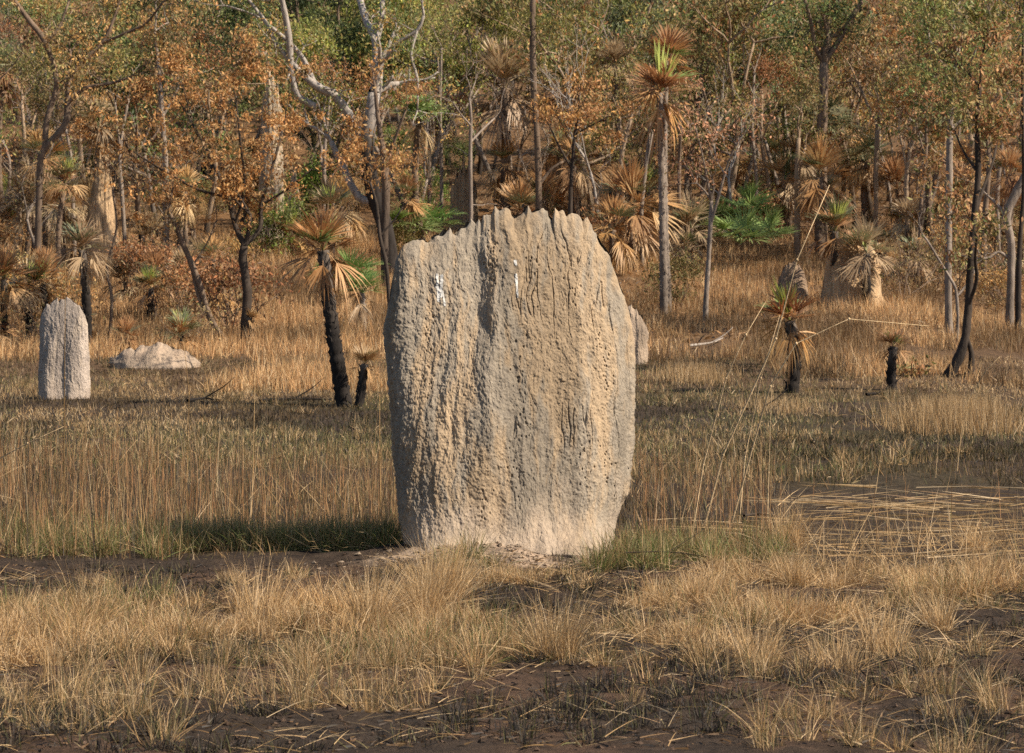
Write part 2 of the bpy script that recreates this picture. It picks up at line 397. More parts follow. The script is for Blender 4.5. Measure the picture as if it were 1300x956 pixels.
x, y, p = scatter(165000, 33, 62, 350); d = fbm(x*0.35, y*0.16, 0, 121, 4)
keep = d > 0.22+0.24*rng.random(len(x)); x, y, d = x[keep], y[keep], d[keep]; n = len(x)
tan = rng.random(n) < (0.2+0.75*sstep(0.44, 0.60, fbm(x*0.22, y*0.13, 0, 131, 3)))*sstep(30, 50, y)+0.12
c = np.where(tan[:, None], pick(STRAW*0.72, n), pick(OLIV, n)); s_ = rng.random(n) < 0.22; c[s_] = pick(CHAR, s_.sum())
c = c*(0.4+1.1*sstep(0.36, 0.62, fbm(x*0.55, y*0.33, 0, 127, 4)))[:, None]
blades(A, grounded(x, y), 0.04+0.11*rng.random(n)**1.5, np.abs(rng.normal(0, 0.4, n)), rng.random(n)*2*PI, 0.013, c, 0.2, seg=2)
x, y, p = scatter(900, 29, 60, 120); k_ = fbm(x*.3, y*.2, 0, 133, 2) > 0.47; x, y = x[k_], y[k_]
tufts(A, x, y, 34, 0.24, .2, STRAW*0.85, OLIV, .3, .012, .45, .4, .16)
stuff('short_grass', A, 'olive and tan regrowing grass over the burnt flat behind the mound', 'grass')

# flattened straw lying over the burnt ground
A = Acc()
for (a, b, c0, d0, m) in ((985, 1340, 22.6, 28.6, 300), (985, 1340, 20.6, 22.5, 90), (800, 1000, 20.5, 24, 40)):
    rows = c0+(d0-c0)*rng.random(14)
    q = a+(b-a)*rng.random(m); yy = rows[rng.integers(0, 14, m)]+rng.normal(0, 0.05, m); xx = (q-650)/F*yy
    blades(A, grounded(xx, yy)+[0, 0, .03], 0.15+0.65*rng.random(m), 0.90+0.1*rng.random(m), rng.normal(0.03, 0.12, m)+PI*(rng.random(m) < .5), 0.0065, pick(STRAW*1.05, m), 0.02)
q = 980+350*rng.random(500); yy = 19.6+2.6*rng.random(500); xx = (q-650)/F*yy
blades(A, grounded(xx, yy), 0.25+0.4*rng.random(500), np.abs(rng.normal(0.45, 0.25, 500)), rng.random(500)*2*PI, 0.005, pick(STRAW, 500), 0.2)
stuff('flattened_straw', A, 'long pale straws lying flat over black burnt ground', 'straw')

# tall dry grass of the wood edge and the slope
A = Acc()
x, y, p = scatter(205000, 52, 104, 400, 1.15)
d = fbm(x*0.28, y*0.12, 0, 141, 3)
edge = 60+6*(fbm(x*0.2, x*0, 0, 151, 2)-0.5)*2-4*((p > 800) & (p < 1000))+8*(p > 1150)
keep = ((y > edge) & (d > 0.26+0.12*rng.random(len(x)))) | ((y <= edge) & (d > 0.62)); x, y, p = x[keep], y[keep], p[keep]; n = len(x)
c = np.where((rng.random(n) < 0.6)[:, None], pick(RUST*1.05, n), pick(STRAW, n)); c = c*(0.5+0.85*sstep(0.35, 0.6, fbm(x*0.5, y*0.3, 0, 147, 3)))[:, None]
blades(A, grounded(x, y), (0.2+0.42*rng.random(n))*(0.5+0.8*fbm(x*.3, y*.2, 0, 7, 2)), np.abs(rng.normal(0, 0.22, n)), rng.random(n)*2*PI, 0.016, c, np.abs(rng.normal(0, .25, n)), seg=2)
for (qx, qy, w, dd, m, LL) in ((1215, 545, 70, 2.6, 5200, 0.62), (460, 490, 45, 2.5, 1800, 0.4), (880, 480, 50, 3, 1500, 0.4), (990, 520, 60, 2, 900, 0.25), (60, 500, 60, 2, 700, 0.25)):
    g0 = ground_hit(qx, qy); xx = g0[0]+rng.normal(0, 0.5, m)*w/F*g0[1]; yy = g0[1]+rng.normal(0, 0.4, m)*dd
    blades(A, grounded(xx, yy), LL*(0.4+0.6*rng.random(m)), np.abs(rng.normal(0, 0.2, m)), rng.random(m)*2*PI, 0.01, pick(STRAW*0.95, m), np.abs(rng.normal(0, .2, m)))
stuff('tall_grass', A, 'tall orange tan dry grass along the edge of the wood', 'grass')

# leaf litter of the wooded slope
A = Acc()
x, y, p = scatter(80000, 66, 190, 420); n = len(x)
c = pick(np.vstack([RUST*0.9, STRAW*0.6, CHAR*1.5, RUST*0.6]), n)
blades(A, grounded(x, y)+[0, 0, .02], 0.08+0.2*rng.random(n), 0.3+0.7*rng.random(n), rng.random(n)*2*PI, 0.025+0.03*rng.random(n), c, 0.3, seg=2)
stuff('leaf_litter', A, 'brown fallen leaves and dead stems over the wooded slope', 'leaf litter')

# ------------------------------------------------------------------ termite mounds
def interp_px(tab, D, horizontal=True):
    tab = np.array(tab, float)
    return tab
def build_mound(name, label, D, left, right, top, T0, nf, nb, nv, flute, palette, mat, seed, pits=0, pw=2.8, yoff=0.0, shear=0.0, tp=1.5, flare=0.15, group=None):
    """left/right: (py,px) edges, top: (px,py) skyline, T0 half thickness. A closed ring swept up, so it is solid all round."""
    left, right, top = [np.array(q, float) for q in (left, right, top)]
    s_m = F/D
    zt = lambda py: CAMH-(py-HZ)/s_m
    xt = lambda px: (px-650)/s_m
    base_py = left[:, 0].max()
    x0 = (xt(left[:, 1]).min()+xt(right[:, 1]).max())/2
    hw = (xt(right[:, 1]).max()-xt(left[:, 1]).min())/2
    zb = float(gz(x0, D)); 
    lz = zt(left[:, 0])-zb; lx = xt(left[:, 1]); o = np.argsort(lz); lz, lx = lz[o], lx[o]
    rz_ = zt(right[:, 0])-zb; rx = xt(right[:, 1]); o = np.argsort(rz_); rz_, rx = rz_[o], rx[o]
    ts = (xt(top[:, 0])-x0)/hw; th = zt(top[:, 1])-zb
    def side_(k, sgn):
        u = np.linspace(-1, 1, k, endpoint=False); q = np.sign(u)*(0.6*np.abs(u)+0.4*np.sin(np.abs(u)*PI/2))
        return q, sgn*(1-np.abs(q)**pw)**(1/pw)
    f_, b_ = side_(nf, -1.0), side_(nb, 1.0)
    cs = np.concatenate([f_[0], -b_[0]]); sn = np.concatenate([f_[1], b_[1]]); a = cs
    v = np.concatenate([np.linspace(-0.12, 1, nv)])
    S, Vv = np.meshgrid(cs, v); SN, _ = np.meshgrid(sn, v)
    H = np.interp(S, ts, th)
    tg = np.linspace(-1, 1, 400); hg = np.interp(tg, ts, th); kk = np.hanning(61); kk /= kk.sum()
    Hs = np.interp(S, tg, np.convolve(np.pad(hg, 30, mode='edge'), kk, mode='valid'))-0.02
    Zl = np.where(Vv < 0, Vv*1.5, Vv*Hs+(H-Hs)*sstep(0.86, 1.0, Vv))
    xl = np.interp(Zl, lz, lx); xr = np.interp(Zl, rz_, rx)
    Xl = xl+(xr-xl)*(S+1)/2-x0
    vv = np.clip(Vv, 0, 1)
    T = T0*(1-vv**tp)**0.75*(1-0.25*vv)+0.02
    T = T*(0.88+0.3*fbm(S*2+seed, Zl*0.5, 0, seed, 2))
    T = T+flare*np.exp(-np.clip(Zl, 0, 9)/0.10)*(0.45+1.1*sstep(0.3, 0.7, fbm(S*3+9, 0, 0, seed+50, 2))+0.4*np.clip(S, 0, 1))
    Yl = SN*T
    # outward direction
    nxv = S*np.abs(S)**(pw-2)/hw; nyv = SN*np.abs(SN)**(pw-2)/np.maximum(T0, .05)
    ln = np.sqrt(nxv**2+nyv**2)+1e-6; nxv, nyv = nxv/ln, nyv/ln
    cir = np.where(SN < 0, Xl, Xl+37.0)
    fl = flute
    w = fbm(cir*3, Zl*2, 0, seed+9, 3)-0.5
    cir0 = cir; cir = cir+0.10*fl*(fbm(cir0*1.5, Zl*1.1, 0, seed+41, 3)-0.5)*2+0.02*(fbm(cir0*8, Zl*5, 0, seed+42, 2)-0.5)*2
    f1 = fbm(cir*3.2/fl+w*0.25, Zl*0.35, Yl*2, seed+1, 2)-0.5
    rg = 1-np.abs(2*fbm(cir*7.5/fl+w*0.5, Zl*0.55, Yl*3, seed+2, 3)-1)
    dsp = f1*0.085*fl+(fbm(cir*2.3/fl, Zl*0.5, 0, seed+61, 2)-0.5)*0.10*fl+(rg-0.75)*0.018*fl+(fbm(cir*20/fl+w, Zl*2.2, Yl*8, seed+31, 3)-0.5)*0.022+(fbm(cir*9, Zl*0.8, Yl*8, seed+32, 3)-0.5)*0.03
    dsp = dsp+(fbm(cir*9, Zl*4, Yl*9, seed+3, 3)-0.5)*0.026+(fbm(cir*42, Zl*27, Yl*30, seed+4, 3)-0.5)*0.017+(fbm(cir*100, Zl*75, Yl*80, seed+5, 2)-0.5)*0.012
    crk = np.abs(fbm(cir*11/fl+w, Zl*0.7, Yl*4, seed+6, 3)-0.5)
    dsp = dsp-0.016*np.exp(-(crk/0.012)**2)*sstep(0.42, 0.6, fbm(cir*3, Zl*2.2, 0, seed+12, 2))
    fade = np.clip(T/0.12, 0.25, 1)
    dsp = dsp*fade*(1-0.35*np.exp(-np.clip(Zl, 0, 9)/0.2))
    Xl = Xl+nxv*dsp; Yl = Yl+nyv*dsp
    Zl = Zl+(fbm(cir0*16, Zl*9, 0, seed+8, 3)-0.5)*0.06*vv**2; Xl = Xl+(fbm(cir0*6, Zl*5, 3, seed+18, 3)-0.5)*0.09*vv**4*(1-np.abs(S)**6)
    if pits:
        pr = np.random.default_rng(seed)
        Xf, Zf = Xl[:, :nf], Zl[:, :nf]; dy = np.zeros_like(Xf)
        cols = pr.uniform(-0.85, 0.85, 16)
        for q in range(pits):
            if q % 14 == 0: cx, cz = cols[pr.integers(0, 16)]*hw+pr.normal(0, .03), pr.uniform(0.25, 2.3)
            qx, qz = cx+pr.normal(0, 0.03), cz+pr.normal(0, 0.10)
            r_ = pr.uniform(0.003, 0.0075)
            c_ = int(np.argmin(np.abs(Xf[nv//2]-qx))); r0 = int(np.argmin(np.abs(Zf[:, c_]-qz)))
            sl = (slice(max(0, r0-8), r0+9), slice(max(0, c_-14), c_+15))
            d2 = (Xf[sl]-qx)**2+((Zf[sl]-qz)*0.7)**2
            dy[sl] = np.maximum(dy[sl], 0.016*np.exp(-(d2/r_**2)**1.5))
        Yl[:, :nf] += dy
    Yl = Yl+shear*Xl
    # colour: grey weathered earth, warm fresh earth in vertical streaks, pale washed foot
    grey, tan, foot = [np.array(q) for q in palette]
    st = fbm(cir*6/fl+w*0.9, Zl*0.7, Yl*2, seed+20, 4); st = st+0.45*(fbm(cir*24, Zl*5, 0, seed+21, 3)-0.5)+0.3*f1
    Cc = mixc(np.broadcast_to(grey, S.shape+(3,)), tan, sstep(0.45, 0.66, st))
    dk = fbm(cir*5/fl+5, Zl*0.6, 0, seed+22, 3); Cc = Cc*(0.80+0.3*sstep(0.35, 0.6, dk))[..., None]
    Cc = mixc(Cc, foot, sstep(0.48, 0.05, Zl+(fbm(cir*5, Zl*4, 0, seed+23, 3)-0.5)*0.55)*0.9)
    n = len(a); V = np.stack([Xl, Yl+yoff, Zl], -1)
    i_, j_ = np.meshgrid(np.arange(n), np.arange(nv-1))
    Q = np.stack([j_*n+i_, j_*n+(i_+1) % n, (j_+1)*n+(i_+1) % n, (j_+1)*n+i_], -1).reshape(-1, 4)
    # cap: join front to back across the ridge
    Vf = V.reshape(-1, 3); Cf = Cc.reshape(-1, 3)
    cen = V[-1].copy(); cen[:, 1] = yoff+shear*cen[:, 0]
    k0 = len(Vf); Vf = np.vstack([Vf, cen]); Cf = np.vstack([Cf, Cc[-1]])
    Q2 = np.stack([(nv-1)*n+np.arange(n), (nv-1)*n+(np.arange(n)+1) % n, k0+(np.arange(n)+1) % n, k0+np.arange(n)], -1)
    me = make_mesh(name, Vf, [np.vstack([Q, Q2])], Cf, True)
    root = empty(name, (x0, D, zb))
    tag(root, label, 'termite mound', group)
    mobj('earth_body', me, mat, root)
    return root, V[:, :nf], zb, x0

L_ = [(712, 524), (690, 519), (660, 512), (600, 505), (540, 500), (480, 497), (430, 497), (380, 498), (330, 500), (260, 505)]
R_ = [(712, 781), (690, 783), (660, 789), (640, 798), (630, 804), (610, 807), (580, 808), (500, 811), (430, 808), (400, 806), (330, 803), (260, 800)]
T_ = [(497, 392), (499, 362), (503, 335), (508, 322), (515, 311), (525, 306), (537, 303), (545, 306), (552, 301), (560, 299), (566, 291), (571, 298), (577, 297), (583, 290), (590, 286), (594, 279), (600, 287), (606, 280), (612, 284), (616, 275), (622, 273), (628, 276),
      (632, 265), (638, 270), (645, 264), (650, 267), (657, 276), (664, 272), (669, 268), (672, 259), (676, 270), (684, 267), (692, 265), (698, 267), (703, 274), (708, 280), (711, 266), (717, 271), (722, 269), (727, 276), (733, 270), (739, 273), (744, 283),
      (749, 277), (755, 285), (760, 296), (766, 298), (772, 312), (779, 318), (785, 334), (791, 345), (796, 362), (801, 380), (806, 398), (809, 420), (811, 450)]
MAIN, FV, zb, mx0 = build_mound('termite_mound', 'huge tan and grey magnetic termite mound standing in the middle with a jagged crest', 21.15, L_, R_, T_, 0.50, 760, 160, 620, 1.0,
                      ((0.312, 0.268, 0.212), (0.405, 0.308, 0.206), (0.435, 0.35, 0.267)), M_mound, 4, pits=230, shear=0.36, pw=3.4, flare=0.26)
# bird droppings: thin coats that follow the face of the mound
def dropping(pts, label):
    A = Acc(); r, c = FV.shape[:2]
    WX = FV[..., 0]+mx0; D_ = 21.15+FV[..., 1]; PX = 650+F*WX/D_; PY = HZ+(CAMH-(FV[..., 2]+zb))*F/D_
    d = np.full(PX.shape, 9.0)
    for (ax, ay, bx, by, w) in pts:
        L2 = (bx-ax)**2+(by-ay)**2; t = np.clip(((PX-ax)*(bx-ax)+(PY-ay)*(by-ay))/L2, 0, 1)
        d = np.minimum(d, np.hypot(PX-ax-t*(bx-ax), PY-ay-t*(by-ay))/w)
    d = d+(fbm(PX*0.5, PY*0.3, 0, 5, 2)-0.5)*0.6
    ok = (d < 1.0) & (np.arange(r)[:, None] > 5)
    rr, cc = np.nonzero(ok[:-1, :-1] & ok[1:, :-1] & ok[:-1, 1:] & ok[1:, 1:])
    ids = np.stack([rr*c+cc, rr*c+cc+1, (rr+1)*c+cc+1, (rr+1)*c+cc], -1)
    u, inv = np.unique(ids, return_inverse=True)
    V = FV.reshape(-1, 3)[u]+np.array([0, -0.004, 0.0])
    o = mobj('bird_dropping', make_mesh('bird_dropping', V, [inv.reshape(-1, 4)], np.tile([.64, .63, .60], (len(V), 1)), True), M_white, MAIN)
    o['label'] = label
dropping([(555, 349, 557, 382, 1.9), (561, 350, 560, 372, 2.1), (562, 370, 565, 388, 1.4), (556, 365, 560, 375, 3.2)], 'broad white bird dropping streak high on the face')
dropping([(655, 349, 656, 361, 1.9), (656, 361, 657, 377, 1.5)], 'thin white bird dropping streak near the middle')

dropping([(654, 331, 655, 336, 2.1)], 'small white bird dropping spot above the thin streak')

def simple_mound(px, top_py, base_py, wpx, label, palette, seed, D=None, blunt=0.5, thick=0.9, name='termite_mound', jag=0.12, flute=0.6, tp=1.5, fall=0.42):
    if D is None: D = ground_hit(px, base_py)[1]
    g0 = on_ground(px, D); base_py = HZ+(CAMH-g0[2])*F/D
    h = base_py-top_py; hw = wpx/2
    r = np.random.default_rng(seed)
    L = [(base_py+8, px-hw)]; R = [(base_py+8, px+hw)]
    for t in np.linspace(0, 1, 7):
        k = 1-(1-blunt)*t
        L.append((base_py-h*t, px-hw*k+r.normal(0, .03)*hw)); R.append((base_py-h*t, px+hw*k+r.normal(0, .03)*hw))
    T = []
    for s in np.linspace(-1, 1, 17): T.append((px+s*hw, base_py-h*(1-fall*abs(s)**2.2)*(1-jag*r.random())))
    return build_mound(name, label, D, L, R, T, thick*hw/F*D, 150, 70, 130, flute, palette, M_fmound, seed, flare=0.08, tp=tp, pw=2.3)
PG = ((0.47, 0.40, 0.345), (0.49, 0.41, 0.335), (0.47, 0.39, 0.32))
PT = ((0.50, 0.35, 0.21), (0.60, 0.43, 0.26), (0.50, 0.35, 0.21))
PGT = ((0.52, 0.43, 0.32), (0.58, 0.46, 0.33), (0.5, 0.4, 0.29))
build_mound('termite_mound', 'slim pale grey termite mound beside the charred palms at the flat', 50.2,
            [(534, 49), (514, 50), (470, 49), (430, 51), (400, 52), (375, 53)], [(534, 113), (514, 113), (460, 113), (420, 112), (400, 111), (375, 108)],
            [(49, 402), (52, 392), (56, 386), (61, 386), (66, 380), (70, 378), (73, 383), (77, 379), (82, 381), (86, 377), (91, 380), (95, 384), (100, 386), (105, 389), (108, 398), (113, 412)],
            0.27, 260, 70, 260, 0.8, PG, M_fmound, 15, flare=0.05)
simple_mound(196, 434, 466, 108, 'low pale crumbling termite mound like a rubble heap in dry grass', ((.42, .33, .25), (.46, .35, .26), (.42, .33, .25)), 21, flute=2.0, blunt=0.95, thick=0.6, jag=0.28, tp=4, fall=0.5)
simple_mound(801, 386, 452, 42, 'pale rounded termite mound peeping out behind the big mound', ((.42, .33, .25), (.44, .345, .26), (.42, .33, .25)), 22, blunt=0.95, D=60, fall=.35, thick=.7, tp=4)
simple_mound(1082, 288, 388, 82, 'tan termite mound hidden behind the pair of charred palms', PT, 23, blunt=0.75)
simple_mound(1006, 330, 384, 44, 'brown termite mound above the small orange palm', ((.33, .24, .17), (.38, .27, .18), (.33, .24, .17)), 24, blunt=0.7)
simple_mound(345, 82, 205, 34, 'tall pale termite tower high on the slope beside the white tree', PGT, 25, D=100, blunt=0.75, fall=.25)
simple_mound(130, 182, 262, 46, 'tan cone shaped termite mound behind the dark forked tree', PT, 26, D=90, blunt=0.5)
simple_mound(589, 188, 262, 40, 'tan fluted termite mound in the wood above the jagged crest', ((0.38, 0.28, 0.18), (0.44, 0.33, 0.21), (0.38, 0.28, 0.18)), 27, D=104, blunt=0.6, jag=.35)
simple_mound(374, 205, 262, 20, 'small grey termite mound under the white tree branches', PGT, 28, D=106, blunt=0.3)
simple_mound(752, 300, 372, 26, 'slender grey termite mound between dead palm skirts', PG, 29, D=84, blunt=0.5)

# ------------------------------------------------------------------ trees
PAL = {
 'orange': np.array([[0.46, 0.245, 0.105], [0.40, 0.20, 0.085], [0.52, 0.31, 0.15], [0.32, 0.165, 0.075], [0.44, 0.28, 0.14]]),
 'red':    np.array([[0.40, 0.165, 0.085], [0.33, 0.145, 0.075], [0.44, 0.21, 0.11], [0.27, 0.13, 0.07]]),
 'pink':   np.array([[0.44, 0.20, 0.13], [0.38, 0.18, 0.12], [0.30, 0.16, 0.10], [0.20, 0.15, 0.07]]),
 'brown':  np.array([[0.28, 0.18, 0.095], [0.21, 0.14, 0.075], [0.38, 0.25, 0.13], [0.16, 0.115, 0.06], [0.23, 0.19, 0.08]]),
 'olive':  np.array([[0.19, 0.18, 0.06], [0.23, 0.20, 0.07], [0.13, 0.14, 0.045], [0.27, 0.22, 0.08], [0.31, 0.22, 0.09]]),
 'yellow': np.array([[0.27, 0.26, 0.06], [0.21, 0.22, 0.05], [0.33, 0.30, 0.08], [0.15, 0.165, 0.04]]),
 'green':  np.array([[0.15, 0.185, 0.055], [0.19, 0.225, 0.075], [0.10, 0.135, 0.04], [0.23, 0.25, 0.10]]),
 'bright': np.array([[0.18, 0.25, 0.045], [0.23, 0.29, 0.06], [0.13, 0.19, 0.035]]),
 'grey':   np.array([[0.18, 0.205, 0.11], [0.22, 0.24, 0.13], [0.13, 0.155, 0.075], [0.26, 0.27, 0.15]]),
 'dark':   np.array([[0.045, 0.065, 0.022], [0.06, 0.08, 0.028], [0.035, 0.05, 0.02]]),
}
for q_ in PAL: PAL[q_] = PAL[q_]*(1.0 if q_ == 'dark' else 1.22)
PAL['orange'] = PAL['orange']*[1.02, 1.02, 0.85]
PAL['red'] = PAL['red']*[0.95, 1.1, 0.95]
PAL['mixed'] = np.vstack([PAL['olive'], PAL['orange'][:3], PAL['green'][:2]])
PAL['dusk'] = np.vstack([PAL['brown'], PAL['olive'], PAL['red'][:2]])
BK = {'grey': [0.30, 0.25, 0.21], 'white': [0.40, 0.36, 0.325], 'brown': [0.21, 0.155, 0.115], 'dark': [0.07, 0.055, 0.045], 'char': [0.028, 0.024, 0.022], 'tan': [0.36, 0.27, 0.19]}
def grow(A, tips, p, d, L, r, depth, c, wob=0.25, spread=0.55, up=0.15, kids=(2, 3)):
    n = 4; P = [p]; R = [r]; q = np.array(p, float); dd = norm(d)
    for k in range(n):
        dd = norm(dd+rng.normal(0, wob, 3)*0.5+np.array([0, 0, up*0.3])); q = q+dd*L/n; P.append(q); R.append(r*(1-0.42*(k+1)/n))
    tube(A, P, R, c, 5 if r > 0.02 else 3, 0.05)
    if depth == 0:
        tips.append(q); tips.append(P[2]); return
    if depth == 1: tips.append(q)
    for k in range(rng.integers(kids[0], kids[1]+1)):
        nd = norm(dd+rng.normal(0, spread, 3)+np.array([0, 0, up]))
        grow(A, tips, q, nd, L*rng.uniform(0.55, 0.85), r*0.58, depth-1, c, wob, spread, up, kids)
    if depth >= 2:
        nd = norm(dd+rng.normal(0, spread*1.5, 3)); grow(A, tips, P[2], nd, L*0.5, r*0.4, max(0, depth-2), c, wob, spread, up, kids)
def leaves(tips, per, rad, size, pal, slim=0.42, droop=0.4, flat=0.7):
    tips = np.asarray(tips); n = len(tips)*per; idx = np.repeat(np.arange(len(tips)), per)
    rs = rad*(0.5+0.9*rng.random(len(tips)))[idx]
    ctr = tips[idx]+rng.normal(0, 0.55, (n, 3))*rs[:, None]*np.array([1, 1, flat])
    ax = norm(rng.normal(0, 1, (n, 3))+np.array([0, 0, -droop*2])); sd = norm(np.cross(ax, rng.normal(0, 1, (n, 3))))
    up = np.cross(ax, sd)
    s = (size*(0.55+0.8*rng.random(n)))[:, None]
    V = np.stack([ctr-ax*s*0.5, ctr+sd*s*slim*0.5+up*s*0.08, ctr+ax*s*0.5, ctr-sd*s*slim*0.5+up*s*0.08], 1).reshape(-1, 3)
    clump = (0.75+0.5*rng.random((len(tips), 1)))[idx]
    C = np.repeat(pick(PAL[pal], n, 0.2)*clump, 4, 0)
    return V, np.arange(n*4).reshape(-1, 4), C
def crown_mesh(tips, per, rad, size, pal, origin=(0, 0, 0), **k):
    A = Acc(); pals = pal if isinstance(pal, (list, tuple)) else [pal]
    tips = np.asarray(tips); sel = rng.integers(0, len(pals), len(tips))
    for q, pn in enumerate(pals):
        if (sel == q).any():
            V, Q, C = leaves(tips[sel == q], per, rad, size, pn, **k); A.add(V, Q, None, C)
    return A.mesh('crown', False, origin)
class Proto: pass
def proto_tree(h, trunk_r, bark, pal, per, rad, size, seed_depth=3, first=0.45, spread=0.5, wob=0.3, base_char=True, **k):
    A = Acc(); tips = []
    c = np.array(BK[bark]); cb = np.array(BK['char']) if base_char else c
    d = norm([rng.normal(0, .08), rng.normal(0, .08), 1]); P = [np.zeros(3)-[0, 0, .3]]; R = [trunk_r*1.25]; q = np.array([0, 0, 0.0]); n = 6
    P.append(q); R.append(trunk_r*1.1)
    for i_ in range(n):
        d = norm(d+rng.normal(0, 0.09, 3)*[1, 1, 0]); q = q+d*h*first/n; P.append(q); R.append(trunk_r*(1-0.35*(i_+1)/n))
    tube(A, P, R, np.stack([cb, cb, c*0.7+cb*0.3, c, c]), 8, 0.08)
    for i_ in range(rng.integers(2, 4)):
        nd = norm(d+rng.normal(0, spread, 3)*[1, 1, .3]+[0, 0, .15]); grow(A, tips, q, nd, h*0.26, trunk_r*0.55, seed_depth, c, wob, spread)
    grow(A, tips, P[5], norm(rng.normal(0, 1, 3)*[1, 1, .2]+[0, 0, .5]), h*0.22, trunk_r*0.4, 2, c, wob, spread)
    p = Proto(); p.trunk = A.mesh('trunk', True); p.trunk.materials.append(M_bark)
    p.crown = None
    if per: p.crown = crown_mesh(tips, per, rad, size, pal, **k); p.crown.materials.append(M_leaf)
    p.h = max(t[2] for t in tips)
    return p
def place_tree(proto, loc, scale, rz, label, cat='tree', group=None, name='tree', sz=1.0, cname='crown'):
    e = empty(name, loc, rz); e.scale = (scale, scale, scale*sz); tag(e, label, cat, group)
    link(bpy.data.objects.new('trunk', proto.trunk), e)
    if proto.crown: link(bpy.data.objects.new(cname, proto.crown), e)
    return e
def sketch_tree(name, label, D, limbs, bark, pal, per=30, rad=0.35, size=0.09, twig=1.0, depth=2, charred=0.0, cat='tree', zig=0.25, tip_every=False, extra=None, spread=0.6, chartop=0.3, **k):
    """limbs: px polylines with widths in px, on the tree's own depth with real spread in depth"""
    A = Acc(); tips = []; s_m = F/D; c = np.array(BK[bark]); ch = np.array(BK['char'])
    b = limbs[0][0]; base = on_ground(b[0], D)
    done = {}
    for li, lb in enumerate(limbs):
        P = [at(q[0], q[1], D) for q in lb]; R = [q[2]/2/s_m for q in lb]
        y0 = done.get((round(lb[0][0]), round(lb[0][1])), 0.0)
        slope = rng.normal(0, 0.35) if li else 0
        acc = y0
        for i_ in range(len(P)):
            if i_: acc += slope*np.linalg.norm(P[i_]-P[i_-1])+rng.normal(0, 0.03)
            P[i_] = at(lb[i_][0], lb[i_][1], D+acc); done[(round(lb[i_][0]), round(lb[i_][1]))] = acc
        if li == 0:
            P[0] = base.copy(); P = [base-[0, 0, .3]]+P; R = [R[0]*1.2]+R; kk = [charred*(1-sstep(chartop-0.06, chartop+0.1, q/12)) for q in range(13)]; cl = [ch*1.6*q+c*(1-q) for q in kk]
            tube(A, P, R, np.array(cl), 9, 0.10, 3)
        else: tube(A, P, R, c, 7, 0.08, 3)
        dd = norm(P[-1]-P[-2])
        if twig > 0:
            for q in range(2): grow(A, tips, P[-1], norm(dd+rng.normal(0, .5, 3)), twig, max(0.012, R[-1]*0.7), depth, c, 0.3, spread)
            for i_ in range(2, len(P)-1) if (li or tip_every) else ():
                if rng.random() < 0.75: grow(A, tips, P[i_], norm(rng.normal(0, 1, 3)+[0, 0, .4]), twig*0.7, max(0.01, R[i_]*0.35), max(0, depth-1), c, 0.3, spread)
    e = empty(name, base); tag(e, label, cat)
    mobj('trunk', A.mesh('trunk', True, base), M_bark, e)
    if extra is not None:
        for (qx, qy, w, hh, m) in extra:
            for _ in range(m): tips.append(at(qx+rng.normal(0, .45)*w, qy+rng.normal(0, .45)*hh, D+rng.normal(0, .45)*w/s_m))
    if per and tips:
        mobj('crown', crown_mesh(tips, per, rad, size, pal, base, **k), M_leaf, e)
    return e

# --- named trees, left to right
sketch_tree('tree', 'dark forked tree with twisting bare limbs at the far left', 82,
    [[(47, 262, 9), (50, 225, 9), (56, 190, 9), (82, 160, 9), (86, 130, 8), (86, 105, 7)],
     [(86, 105, 6), (105, 78, 6), (130, 55, 5), (142, 30, 4), (150, 8, 3)],
     [(86, 130, 6), (108, 112, 5), (140, 106, 4), (165, 98, 3)],
     [(130, 55, 4), (160, 42, 4), (185, 30, 3), (205, 5, 3)],
     [(56, 190, 8), (60, 150, 8), (72, 105, 7), (58, 55, 8), (40, 30, 7), (18, 0, 6), (5, -25, 5)],
     [(58, 55, 5), (75, 35, 4), (88, 0, 3)]], 'brown', ['dusk', 'orange', 'brown'], 26, 0.45, 0.12, 0.9, 2, 0.5,
    extra=[(95, 90, 70, 45, 20), (60, 200, 50, 50, 12)])
sketch_tree('tree', 'straight thin grey trunk rising behind the orange leafed tree', 86,
    [[(212, 300, 8), (211, 230, 7), (206, 150, 6), (202, 90, 5), (196, 40, 4)], [(206, 150, 3), (222, 120, 3), (235, 95, 2)]], 'grey', ['orange', 'olive', 'dark'], 34, 0.5, 0.11, 0.9, 2,
    extra=[(230, 50, 45, 35, 14)])
sketch_tree('tree', 'small tree full of dry orange leaves with blackened forked trunk', 65.5,
    [[(312, 442, 13), (311, 410, 12), (314, 370, 12), (308, 330, 11), (310, 312, 10)],
     [(310, 312, 8), (298, 285, 6), (288, 250, 5), (270, 205, 4), (240, 150, 3)],
     [(310, 312, 7), (330, 290, 6), (332, 260, 5), (345, 215, 4), (360, 160, 3)],
     [(288, 250, 4), (250, 240, 4), (205, 215, 3), (165, 190, 2)],
     [(298, 285, 4), (310, 240, 4), (305, 180, 3), (300, 130, 2)],
     [(332, 260, 4), (365, 240, 3), (395, 215, 2)]], 'dark', ['orange', 'orange', 'orange', 'brown'], 30, 0.22, 0.11, 0.75, 2, 0.8,
    extra=[(250, 190, 120, 75, 90), (340, 200, 70, 60, 40), (200, 250, 60, 40, 26), (280, 110, 60, 35, 22)])
